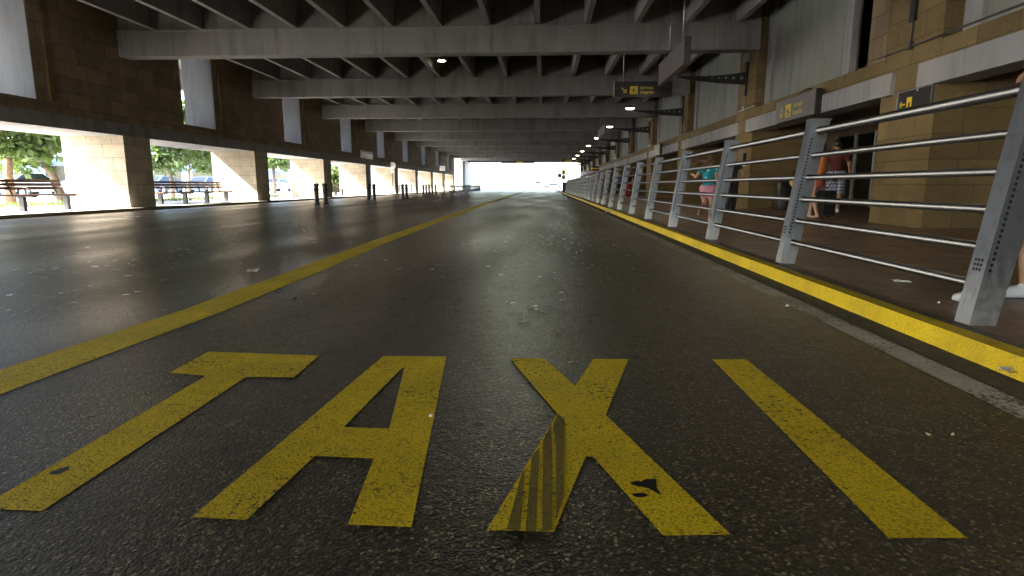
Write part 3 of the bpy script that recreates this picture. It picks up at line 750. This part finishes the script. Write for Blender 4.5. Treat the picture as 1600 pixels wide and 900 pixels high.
for (x, y, L, lab) in ((-13.95, 12.2, 5.0, 'brown slatted bench in the nearest left opening beside the sunlit pier'),
                       (-14.05, 21.2, 5.1, 'dark slatted bench in the second left opening, between two piers'),
                       (-14.05, 37.2, 4.6, 'small far bench in the fourth left opening in bright sun')):
    b = make_bench(L); b.location = (x, y, K); tag(b, lab, 'bench', 'benches in the left arcade openings')
# ------------------------------------------------------------------ trees outside the left wall
def crown_mesh(r, hgt, n, leaf, seed, name):
    rnd = random.Random(seed); mb = MB(); clumps = []
    for i in range(26):
        a = rnd.uniform(0, 6.28); rr = r * math.sqrt(rnd.random()) * .95; z = rnd.uniform(0, hgt)
        q = 1 - (abs(z - hgt * .45) / (hgt * .62)) ** 2; rr *= max(.3, q) ** .5
        clumps.append((Vector((math.cos(a)*rr, math.sin(a)*rr, z)), rnd.uniform(.35, .75)))
    for i in range(n):
        c, s = clumps[rnd.randrange(len(clumps))]
        p = c + Vector((rnd.gauss(0, s*.5), rnd.gauss(0, s*.5), rnd.gauss(0, s*.4)))
        d = Vector((rnd.gauss(0,1), rnd.gauss(0,1), rnd.gauss(-.5,.7))).normalized(); u = d.orthogonal().normalized()
        u = Matrix.Rotation(rnd.uniform(0,6.28), 3, d) @ u; l = leaf * rnd.uniform(.6, 1.3); w = l * .32
        mb.face([p, p + d*l*.45 + u*w, p + d*l, p + d*l*.5 - u*w])
    me = bpy.data.meshes.new(name); mb.bm.to_mesh(me); mb.bm.free(); return me
def make_tree(x, y, h0, lean, r, hgt, n, label, mat, bark, seed, tr=.14, name='broadleaf_tree'):
    root = empty(name, (x, y, K), label, 'tree', 'trees beyond the left arcade')
    rnd = random.Random(seed); lx, ly = lean
    tk = MB().tube([(0,0,0),(lx*.3,ly*.3,h0*.5),(lx,ly,h0)], [tr*1.25, tr, tr*.85], 10)
    for i in range(5):
        a = i * 1.256 + rnd.random(); d = Vector((math.cos(a), math.sin(a), 0)) * r * .6
        tk.tube([(lx,ly,h0-.1), Vector((lx,ly,h0)) + d*.5 + Vector((0,0,hgt*.25)), Vector((lx,ly,h0)) + d + Vector((0,0,hgt*.5))], [tr*.6, tr*.35, tr*.12], 7)
    tk.build('trunk', bark, root)
    me = crown_mesh(r, hgt, int(n * 1.5), .36, seed, 'crown'); me.materials.append(mat)
    c = bpy.data.objects.new('crown', me); col.objects.link(c); c.parent = root; c.location = (lx, ly, h0 - .35)
for a in ((-21.0, 25.3, 2.2, (-.55, -.5), 2.6, 3.2, 5200, 'tree with a pale leaning trunk seen through the nearest left opening', M['leafA'], M['bark'], 3, .16),
          (-19.6, 21.2, 2.3, (.1, .1), 1.9, 3.0, 3600, 'tree with a reddish trunk at the left edge of the picture', M['leafA'], M['barkr'], 4, .15),
          (-21.0, 33.2, 2.4, (-.2, .2), 2.3, 3.0, 3600, 'thin dark trunked tree at the left side of the second opening', M['leafB'], M['bark'], 5, .10),
          (-24.5, 40.6, 2.5, (.1, .1), 2.4, 3.0, 3600, 'slim tree in the middle of the second opening, farther than its neighbours', M['leafB'], M['bark'], 6, .09),
          (-23.0, 41.6, 2.4, (.2, 0), 2.0, 2.8, 3000, 'small tree right of the middle in the second opening', M['leafA'], M['bark'], 7, .08),
          (-22.5, 49.5, 2.6, (0, .1), 2.2, 2.8, 3000, 'tree whose lowest leaves show at the top of the third opening', M['leafA'], M['bark'], 8, .12),
          (-20.5, 58.5, .7, (0, 0), 1.3, 2.0, 1800, 'low bushy tree seen through the fourth opening behind the far bench', M['leafA'], M['bark'], 9, .08)):
    make_tree(*a)
g = MB(); rnd = random.Random(11)
for i in range(5200):
    x = rnd.uniform(-19.5, -16.6); y = rnd.uniform(9, 40); h = rnd.uniform(.05, .2); a = rnd.uniform(0, 6.28); w = .02
    g.face([(x - w*math.cos(a), y - w*math.sin(a), K), (x + w*math.cos(a), y + w*math.sin(a), K), (x + rnd.gauss(0,.05), y + rnd.gauss(0,.05), K + h)])
tag(g.build('grass', M['grass'], None, False), 'strip of thin grass under the trees beyond the benches', 'grass', None, 'stuff')
# ------------------------------------------------------------------ building and cars outside
bd = empty('shop_building', (-44, 80, K), 'long white building with blue grey awnings beyond the left arcade', 'building')
wpart(MB().box(-56, -44, 25, 170, K - .02, 9), 'wall', M['bwall'], bd)
wpart(MB().box(-56.4, -43.6, 24.8, 170.2, 9, 9.4), 'roof', M['bwall'], bd)
for i in range(16):
    y = 29 + i * 7.5
    w = wpart(MB().box(-44.02, -43.97, y, y + 5, .5, 2.5), 'shop_window', M['glass'], bd)
    wpart(MB().hexa([(-44,y-.4,2.75),(-42.6,y-.4,2.55),(-42.6,y+5.4,2.55),(-44,y+5.4,2.75)], [(-44,y-.4,3.25),(-42.6,y-.4,2.75),(-42.6,y+5.4,2.75),(-44,y+5.4,3.25)]), 'awning', M['awn'], bd)
    if i < 12: wpart(MB().box(-44.03, -43.97, y + 1, y + 3.4, 5.2, 6.8), 'window', M['glass'], bd)
def make_car(paint, name='parked_car', van=False):
    root = empty(name, (0,0,0), '', 'car')
    W = .86
    if van: prof = [(-2.1,.35),(2.1,.35),(2.15,.9),(1.7,1.1),(1.25,1.85),(1.0,1.95),(-2.0,1.95),(-2.12,1.2)]
    else: prof = [(-2.05,.34),(2.1,.34),(2.14,.70),(2.0,.84),(1.15,.98),(.45,1.42),(-.9,1.46),(-1.75,1.05),(-2.05,.95)]
    mb = MB(); secs = []
    for y, sc in ((-W, .0), (-W + .04, .05), (W - .04, .05), (W, .0)):
        ring = []
        for x, z in prof:
            top = max(0, (z - .95)) / .5
            yy = (abs(y) - .17 * top - (0 if abs(y) < W else 0)) * (1 if y > 0 else -1)
            k = 1 if abs(y) < W else .985
            ring.append(mb.bm.verts.new((x * k, yy, .34 + (z - .34) * (1 if abs(y) < W else .97) + (.0 if abs(y) < W else .01))))
        secs.append(ring)
    n = len(prof)
    for a, b in zip(secs, secs[1:]):
        for i in range(n): mb.bm.faces.new((a[i], a[(i+1)%n], b[(i+1)%n], b[i]))
    mb.bm.faces.new(secs[0]); mb.bm.faces.new(list(reversed(secs[-1])))
    bd_ = mb.build('body', paint, root)
    hi = 1.82 if van else 1.38; lo = 1.15 if van else 1.0
    for s in (1, -1):
        yb, yt = (W + .004) * s, (W - .17*((hi-.95)/.5) + .012) * s
        yl = (W - .17*((lo-.95)/.5) + .012) * s
        if van: q = [(-1.9, lo), (1.3, lo), (1.05, hi), (-1.9, hi)]
        else: q = [(-1.55, lo+.02), (1.0, lo), (.40, hi), (-.85, hi)]
        m_ = MB(); m_.hexa([(x, (yl if z == lo or z == lo+.02 else yt), z) for x, z in q], [(x, (yl if z == lo or z == lo+.02 else yt) + .006*s, z) for x, z in q]); m_.build('side_window', M['glass'], root)
    def quad(pts, nm, mat, off):
        m_ = MB(); m_.hexa(pts, [(x+off, y, z+.004) for x, y, z in pts]); m_.build(nm, mat, root)
    if van:
        quad([(-2.075,-.6,1.25),(-2.075,.6,1.25),(-2.02,.55,1.8),(-2.02,-.55,1.8)], 'rear_window', M['glass'], -.05)
        quad([(1.68,-.65,1.15),(1.68,.65,1.15),(1.30,.5,1.80),(1.30,-.5,1.80)], 'windscreen', M['glass'], .03)
    else:
        quad([(1.10,-.66,1.02),(1.10,.66,1.02),(.50,.54,1.39),(.50,-.54,1.39)], 'windscreen', M['glass'], .02)
        quad([(-1.70,-.64,1.09),(-1.70,.64,1.09),(-.98,.54,1.42),(-.98,-.54,1.42)], 'rear_window', M['glass'], -.02)
    for x in (-1.3, 1.32):
        for s in (-1, 1):
            w_ = MB().tube([(x, s*(W-.20), .31), (x, s*(W+.015), .31)], .31, 20).build('wheel', M['rubber'], root)
            MB().tube([(x, s*(W+.013), .31), (x, s*(W+.025), .31)], .19, 14).build('rim', M['alu'], w_)
    for s in (-1, 1):
        MB().box(2.06, 2.15, s*.62-.16, s*.62+.16, .62, .74).build('headlight', M['white'], root)
        MB().box(-2.10, -2.03, s*.66-.12, s*.66+.12, .72, .92).build('tail_light', M['iron'], root)
    return root
P = dict(white=carpaint('white_car_paint', (.75,.75,.75)), blue=carpaint('blue_car_paint', (.10,.13,.19)), grey=carpaint('grey_car_paint', (.25,.26,.28)), red=carpaint('red_car_paint', (.35,.03,.03)), dark=carpaint('dark_car_paint', (.06,.07,.09)))
for (x, y, rz, p, lab) in ((-30, 33.6, 90, 'white', 'white car parked beyond the nearest left opening'), (-30, 39.3, 90, 'grey', 'grey car parked between the first and second left openings'),
                           (-30, 46.2, 90, 'blue', 'dull blue car parked at the left side of the second left opening'), (-30, 52.6, 90, 'dark', 'dark car parked in the middle of the second left opening'),
                           (-30, 60.0, 90, 'white', 'white car parked right of the dark one beyond the arcade'), (-30, 67.0, 90, 'blue', 'dull blue car parked beyond the third left opening')):
    c = make_car(P[p]); c.location = (x, y, K); c.rotation_euler.z = R(rz); tag(c, lab, 'car', 'cars parked beyond the left arcade')
v = make_car(P['white'], 'delivery_van', True); v.location = (-1.5, 148, -.03); v.rotation_euler.z = R(90); tag(v, 'small white van seen from behind in the bright exit', 'van')
c = make_car(P['dark'], 'parked_car'); c.location = (2.2, 150, -.03); c.rotation_euler.z = R(172); tag(c, 'dark car seen from the side in the bright exit beside the van', 'car')
# ------------------------------------------------------------------ people
def person(loc, heading, label, hgt=1.72, pose=None, skin=None, cloth=None, hair=('short', 'hairk'), voxel=.016, hands=True, slim=1.0):
    s = hgt / 1.75
    J = dict(pelvis=(0,0,.95), waist=(0,0,1.08), chest=(0,0,1.28), neck=(0,.0,1.47), head=(0,.02,1.63),
             shL=(-.185,0,1.42), elL=(-.24,-.03,1.14), wrL=(-.25,.06,.90), shR=(.185,0,1.42), elR=(.24,-.03,1.14), wrR=(.25,.06,.90),
             hipL=(-.095,0,.93), knL=(-.10,.02,.50), anL=(-.10,-.02,.09), hipR=(.095,0,.93), knR=(.10,.02,.50), anR=(.10,-.02,.09))
    J.update(pose or {})
    J = {k: Vector(v) * s for k, v in J.items()}
    root = empty('person', loc, label, 'person'); root.rotation_euler.z = heading
    skin = skin or M['skin']; q = s * slim
    b = MB()
    b.chain([J['pelvis'], J['waist'], J['chest']], [.135*q, .115*q, .14*q])
    b.cap(J['chest'] + Vector((0,0,.08*s)), J['neck'], .11*q, .058*s); b.cap(J['neck'], J['head'] - Vector((0,.01*s,.06*s)), .056*s, .06*s)
    b.ell(J['head'], (.078*s, .098*s, .118*s)); b.ell(J['head'] + Vector((0,.03*s,-.065*s)), (.055*s,.06*s,.055*s))
    b.cap(J['head'] + Vector((0,.092*s,.005*s)), J['head'] + Vector((0,.115*s,-.03*s)), .012*s, .017*s)
    for sx in (-1, 1): b.ell(J['head'] + Vector((sx*.08*s, -.005*s, -.01*s)), (.012*s,.022*s,.034*s))
    for S in 'LR':
        sx = -1 if S == 'L' else 1
        b.cap(J['chest'] + Vector((sx*.06*s,0,.08*s)), J['sh'+S], .10*q, .062*s)
        b.chain([J['sh'+S], J['el'+S], J['wr'+S]], [.058*q, .043*q, .028*s])
        d = (J['wr'+S] - J['el'+S]).normalized(); side = d.cross(Vector((0,0,1)) if abs(d.z) < .8 else Vector((0,1,0))).normalized(); fl = d.cross(side).normalized()
        wr = J['wr'+S]
        b.ell(wr + d*.05*s, (.04*s,.04*s,.04*s)); b.cap(wr, wr + d*.075*s, .027*s, .035*s)
        for i, (o_, l) in enumerate(((-.030,.065),(-.010,.078),(.010,.072),(.030,.055))):
            r0 = wr + d*.08*s + side*o_*s; r1 = r0 + d*l*.5*s + fl*.006*s; b.chain([r0, r1, r1 + d*l*.4*s + fl*.025*s], [.0105*s,.0095*s,.008*s])
        t0 = wr + d*.03*s - side*.03*s; b.chain([t0, t0 + d*.03*s - side*.03*s, t0 + d*.06*s - side*.035*s], [.013*s,.012*s,.010*s])
        b.cap(J['pelvis'], J['hip'+S], .12*q, .10*q)
        b.chain([J['hip'+S], J['kn'+S], J['an'+S]], [.092*q, .058*q, .04*s])
        m_ = J['kn'+S].lerp(J['an'+S], .3) + Vector((0,-.018*s,0)); b.ell(m_, (.055*q,.055*q,.11*s))
        a = J['an'+S]; b.chain([a + Vector((0,-.03*s,-.035*s)), a + Vector((0,.08*s,-.055*s)), a + Vector((sx*.01*s,.15*s,-.065*s))], [.038*s,.036*s,.026*s])
    blob(b, voxel, 'body', skin, root)
    for nm, fn, mat in cloth or []:
        c_ = MB(); fn(c_, J, s, q); blob(c_, max(.014, voxel), nm, mat, root)
    style, hm = hair
    hb = MB(); hd = J['head']
    hb.ell(hd + Vector((0,-.018*s,.028*s)), (.088*s,.098*s,.108*s))
    if style == 'long':
        hb.chain([hd + Vector((0,-.06*s,.02*s)), hd + Vector((-.02*s,-.10*s,-.12*s)), hd + Vector((-.03*s,-.10*s,-.30*s))], [.075*s,.075*s,.03*s])
    if style == 'blown':
        hb.chain([hd + Vector((-.02*s,-.05*s,.02*s)), hd + Vector((-.14*s,-.05*s,.0)), hd + Vector((-.30*s,-.03*s,.015*s)), hd + Vector((-.42*s,0,-.03*s))], [.08*s,.06*s,.035*s,.015*s])
        hb.chain([hd + Vector((0,-.06*s,0)), hd + Vector((-.10*s,-.10*s,-.12*s)), hd + Vector((-.20*s,-.10*s,-.16*s))], [.075*s,.055*s,.02*s])
    blob(hb, .013, 'hair', M[hm], root)
    # clear the face of hair by pushing eyes in as small parts
    for sx in (-1, 1): MB().ell(hd + Vector((sx*.032*s, .094*s, .008*s)), (.011*s,.006*s,.007*s), None, 8).build('eye', M['black'], root)
    return root
def shirt(sleeve=.6, hem=.0):
    def f(c, J, s, q):
        c.chain([J['pelvis'] + Vector((0,0,(.02-hem)*s)), J['waist'], J['chest']], [.148*q, .13*q, .155*q]); c.cap(J['chest'] + Vector((0,0,.08*s)), J['neck'] - Vector((0,0,.05*s)), .122*q, .075*s)
        for S in 'LR':
            sx = -1 if S == 'L' else 1
            c.cap(J['chest'] + Vector((sx*.06*s,0,.08*s)), J['sh'+S], .112*q, .074*s); c.cap(J['sh'+S], J['sh'+S].lerp(J['el'+S], sleeve), .072*q, .066*q)
    return f
def shorts(to=.75, flare=.0):
    def f(c, J, s, q):
        c.cap(J['pelvis'], J['waist'] - Vector((0,0,.06*s)), .158*q, .128*q)
        for S in 'LR': c.cap(J['pelvis'], J['hip'+S], .145*q, .122*q); c.cap(J['hip'+S], J['hip'+S].lerp(J['kn'+S], to), .112*q, (.088+flare)*q)
    return f
def trousers(c, J, s, q):
    c.cap(J['pelvis'], J['waist'] - Vector((0,0,.04*s)), .148*q, .128*q)
    for S in 'LR': c.cap(J['pelvis'], J['hip'+S], .135*q, .115*q); c.chain([J['hip'+S], J['kn'+S], J['an'+S]], [.112*q, .08*q, .065*q])
def skirt(low, r):
    def f(c, J, s, q):
        c.chain([J['waist'] - Vector((0,0,.03*s)), J['pelvis'], Vector((J['pelvis'].x, J['pelvis'].y, low*s))], [.125*q, .155*q, r*q])
    return f
def shoe(S):
    def f(c, J, s, q):
        sx = -1 if S == 'L' else 1; a = J['an'+S]
        c.ell(a + Vector((0,-.02*s,-.035*s)), (.046*s,.062*s,.050*s)); c.ell(a + Vector((0,.07*s,-.05*s)), (.046*s,.085*s,.038*s))
        c.ell(a + Vector((sx*.008*s,.135*s,-.058*s)), (.050*s,.062*s,.030*s)); c.ell(a + Vector((0,-.01*s,0)), (.045*s,.05*s,.03*s))
        c.ell(a + Vector((sx*.004*s,.06*s,-.076*s)), (.052*s,.145*s,.014*s))
    return f
# girl in turquoise, running away along the pavement, hair blown to the left
gx, gy = floor_at(1103, 352, K)
person((gx, gy, K), R(-35), 'girl in turquoise patterned top and pink shorts with windblown hair walking behind the railing', 1.20,
       dict(anL=(-.08,-.32,.34), knL=(-.09,.06,.52), elL=(-.33,.02,1.22), wrL=(-.46,.16,1.28), elR=(.25,-.10,1.16), wrR=(.30,-.10,.93), knR=(.09,.03,.50), anR=(.08,0,.09)),
       M['skin'], [('top', shirt(.25, -.05), M['flower']), ('shorts', shorts(.35, .03), M['pink'])], ('blown', 'hairb'), .012, True, 1.05)
# woman in orange and man in plaid shorts beyond the second post
wx, wy = floor_at(1272, 341, K)
wo = person((wx, wy, K), R(40), 'woman in orange top and brick red skirt with bare legs behind the second post', 1.68,
       dict(elL=(-.30,.05,1.18), wrL=(-.34,.20,1.0), anL=(-.09,-.10,.09), anR=(.09,.16,.09), knR=(.09,.12,.50)),
       M['skin'], [('top', shirt(.35), M['orange']), ('skirt', skirt(.80, .17), M['redskirt'])], ('long', 'hairk'), .015)
sc_x, sc_y = floor_at(1287, 340, K)
sc_ = empty('suitcase', (sc_x, sc_y, K), 'black upright suitcase beside the legs of the woman in orange', 'suitcase')
sc_.rotation_euler.z = R(30)
MB().box(-.19, .19, -.12, .12, .05, .58).bevel(.03, 3).build('suitcase_shell', M['darkc'], sc_)
MB().tube([(-.1, .1, .57), (-.1, .1, .92), (.1, .1, .92), (.1, .1, .57)], .01, 6).build('suitcase_handle', M['iron'], sc_)
for xx in (-.15, .15): MB().tube([(xx-.015, 0, .03), (xx+.015, 0, .03)], .03, 10).build('caster_wheel', M['rubber'], sc_)
hb_ = empty('handbag', (wx - .42, wy + .1, K + .78), 'pale straw handbag held by the woman in orange', 'bag')
m_ = MB(); m_.ell((0,0,0), (.12,.07,.13)); blob(m_, .014, 'bag_body', M['bag'], hb_)
MB().tube([(-.07,0,.10),(-.05,0,.22),(.05,0,.22),(.07,0,.10)], .008, 6).build('bag_strap', M['hairb'], hb_)
mx_, my_ = floor_at(1309, 336, K)
person((mx_, my_ + .25, K), R(-28), 'man in maroon shirt and plaid shorts walking past the glass doors', 1.78,
       dict(anL=(-.10,.22,.09), knL=(-.10,.20,.50), anR=(.10,-.30,.14), knR=(.10,.02,.50), elR=(.26,-.14,1.16), wrR=(.28,-.02,.95), head=(-.03,.06,1.62)),
       M['tan'], [('shirt', shirt(.65, .06), M['maroon']), ('shorts', shorts(.95, .03), M['plaid']), ('shoe', shoe('L'), M['shoe']), ('shoe', shoe('R'), M['shoe'])], ('short', 'hairk'), .015)
# person leaning on the top rail at the right edge: hand on rail, feet on the pavement
def leaning():
    hd = R(90); root_loc = Vector((3.20, 3.76, K)); rotm = Matrix.Rotation(-hd, 3, 'Z'); hs = 1.76 / 1.75
    def loc(p): return tuple((rotm @ (Vector(p) - root_loc)) / hs)
    rx = XP + ZR[0] / PH * LEAN + .07; rz = K + ZR[0] + RR[0]
    wr = (rx + .13, 3.27, rz + .075); el = (rx + .36, 3.30, rz + .13)
    return person(root_loc, hd, 'person at the right edge resting a bare arm on the top rail', 1.76,
           dict(elL=loc(el), wrL=loc(wr), pelvis=(0,.06,.90), hipL=(-.095,.06,.88), hipR=(.095,.06,.88), anL=(-.10,.55,.09), knL=(-.10,.42,.50), anR=(.06,.20,.09), knR=(.09,.22,.50)),
           M['tan'], [('shirt', shirt(.3, .04), M['darkc']), ('shorts', shorts(.95, .02), M['darkc']), ('shoe', shoe('L'), M['shoe']), ('shoe', shoe('R'), M['shoe'])], ('short', 'hairk'), .008)
leaning()
# far figures along the pavement
ex, ey = floor_at(982, 307, K)
person((ex, ey, K), R(170), 'person in a long dark red skirt and dark top far along the pavement', 1.68, None, M['skin'], [('top', shirt(.5), M['darkc']), ('skirt', skirt(.2, .22), M['red'])], ('long', 'hairk'), .02)
ex, ey = floor_at(967, 304.2, K)
person((ex, ey, K), R(20), 'far person in blue shirt and dark trousers behind the middle posts', 1.72, dict(anL=(-.1,.2,.09)), M['skin'], [('shirt', shirt(.6), M['blue']), ('trousers', trousers, M['darkc'])], ('short', 'hairb'), .02)
ex, ey = floor_at(1141, 333, K)
person((ex, ey, K), R(200), 'person in dark clothes half hidden behind the third post', 1.5, dict(elL=(-.3,.08,1.15), wrL=(-.18,.2,1.05)), M['skin'], [('shirt', shirt(.4), M['darkc']), ('trousers', trousers, M['darkc'])], ('short', 'hairk'), .016)
# ------------------------------------------------------------------ small things
bn = empty('litter_bin', (6.85, 17.6, K), 'dark litter bin standing beside the second stone pier', 'bin')
MB().tube([(0,0,0),(0,0,.04),(0,0,.8)], [.22,.24,.26], 20).build('bin_body', M['black'], bn); MB().tube([(0,0,.8),(0,0,.84)], .275, 20).build('bin_rim', M['iron'], bn)
for y, lab in ((YR + .5, 'small black and white box fixed to the second stone pier'), (YR + BAY + .5, 'small black and white box fixed to the third stone pier')):
    d = empty('wall_box', (XR, y, 1.5), lab, 'box', 'small boxes on the stone piers')
    MB().box(-.10, -.002, -.09, .09, 0, .26).bevel(.01).build('box_body', M['black'], d); MB().box(-.09, -.002, -.085, .085, -.12, -.002).build('box_tray', M['white'], d)
lt = empty('light_column', (7.0, 49.2, K), 'tall bright white lit column sign far along the pavement', 'lit sign')
MB().box(-.13, .13, -.08, .08, .9, 2.3).build('lit_panel', M['tube'], lt); MB().box(-.15, .15, -.1, .1, 0, .9).build('column_base', M['iron'], lt)
def scrap(u, v, w, l, label, mat, seed, z=0.0, cat='litter', name='paper_scrap', lift=.012):
    rnd = random.Random(seed); x, y = floor_at(u, v, z)
    mb = MB(); n = 4; vs = []
    for i in range(n):
        for j in range(n):
            vs.append(mb.bm.verts.new(((i/(n-1)-.5)*w + rnd.gauss(0, w*.06), (j/(n-1)-.5)*l + rnd.gauss(0, l*.06), .009 + lift*rnd.random())))
    for i in range(n-1):
        for j in range(n-1): mb.bm.faces.new((vs[i*n+j], vs[(i+1)*n+j], vs[(i+1)*n+j+1], vs[i*n+j+1]))
    o = mb.build(name, mat); o.location = (x, y, z); o.rotation_euler.z = rnd.uniform(-.5, .5)
    so = o.modifiers.new('t', 'SOLIDIFY'); so.thickness = .0015
    return tag(o, label, cat)
scrap(395, 424, .095, .20, 'square white paper lying left of the yellow lane line', M['paper'], 1)
scrap(378, 413, .02, .04, 'tiny white crumb of paper beyond the square paper scrap', M['paper'], 2)
scrap(459, 470, .035, .06, 'small dark brown dead leaf on the lane right of the yellow line', M['tar'], 3, name='dead_leaf')
scrap(674, 655, .012, .014, 'tiny white chip lying on the right leg of the letter A', M['paper'], 4, name='white_chip')
scrap(204, 339, .25, .25, 'flat white scrap on the road near the left kerb', M['paper'], 5)
scrap(214, 339, .22, .2, 'second flat white scrap right beside the first near the left kerb', M['paper'], 15)
scrap(1582, 590, .09, .05, 'crumpled clear plastic wrapper against the yellow kerb at the right edge', M['film'], 6, name='plastic_wrapper', lift=.04)
scrap(1230, 481, .02, .02, 'small white crumb on the dark gutter beside the pale edge line', M['paper'], 7, name='white_chip')
scrap(1408, 442, .10, .06, 'pale paper on the brown pavement behind the nearest rail bay', M['paper'], 8, K)
scrap(1466, 476, .012, .012, 'tiny white crumb on the pavement left of the nearest post', M['paper'], 9, K, name='white_chip')
scrap(1450, 685, .014, .008, 'tiny straw coloured chip right of the letter I', M['leafdry'], 10, name='dry_chip')
scrap(1488, 685, .010, .006, 'tiny straw chip at the far right of the letter I', M['leafdry'], 12, name='dry_chip')
scrap(954, 333, .28, .5, 'pale crushed plastic bag lying in the gutter by the yellow kerb', M['paper'], 13, name='plastic_bag', lift=.08)
scrap(1088, 388, .05, .07, 'pale crumb of litter in the gutter before the third post', M['paper'], 14)
# ------------------------------------------------------------------ light
w = bpy.data.worlds.new('World'); scn.world = w; w.use_nodes = True
nt = w.node_tree; sky = nt.nodes.new('ShaderNodeTexSky'); sky.sky_type = 'NISHITA'; sky.sun_disc = False
sd = Vector((-1, -.5, .9)).normalized()
sky.sun_elevation = math.asin(sd.z); sky.sun_rotation = math.atan2(sd.x, sd.y); sky.dust_density = 1
nt.links.new(sky.outputs[0], nt.nodes['Background'].inputs[0]); nt.nodes['Background'].inputs[1].default_value = .15
sl = bpy.data.lights.new('sun', 'SUN'); sl.energy = 5; sl.angle = R(.5); sl.color = (1, .95, .87)
so = bpy.data.objects.new('sun', sl); col.objects.link(so); so.rotation_euler = (-sd).to_track_quat('-Z', 'Y').to_euler()
# ------------------------------------------------------------------ render
scn.view_settings.view_transform = 'Standard'; scn.view_settings.look = 'None'; scn.view_settings.gamma = 1
scn.view_settings.exposure = 3.45
cy = scn.cycles; cy.use_denoising = True
try: cy.denoiser = 'OPENIMAGEDENOISE'
except Exception: pass
cy.max_bounces = 9; cy.diffuse_bounces = 6; cy.glossy_bounces = 4; cy.caustics_reflective = False; cy.caustics_refractive = False
cy.sample_clamp_indirect = 8; cy.use_adaptive_sampling = False
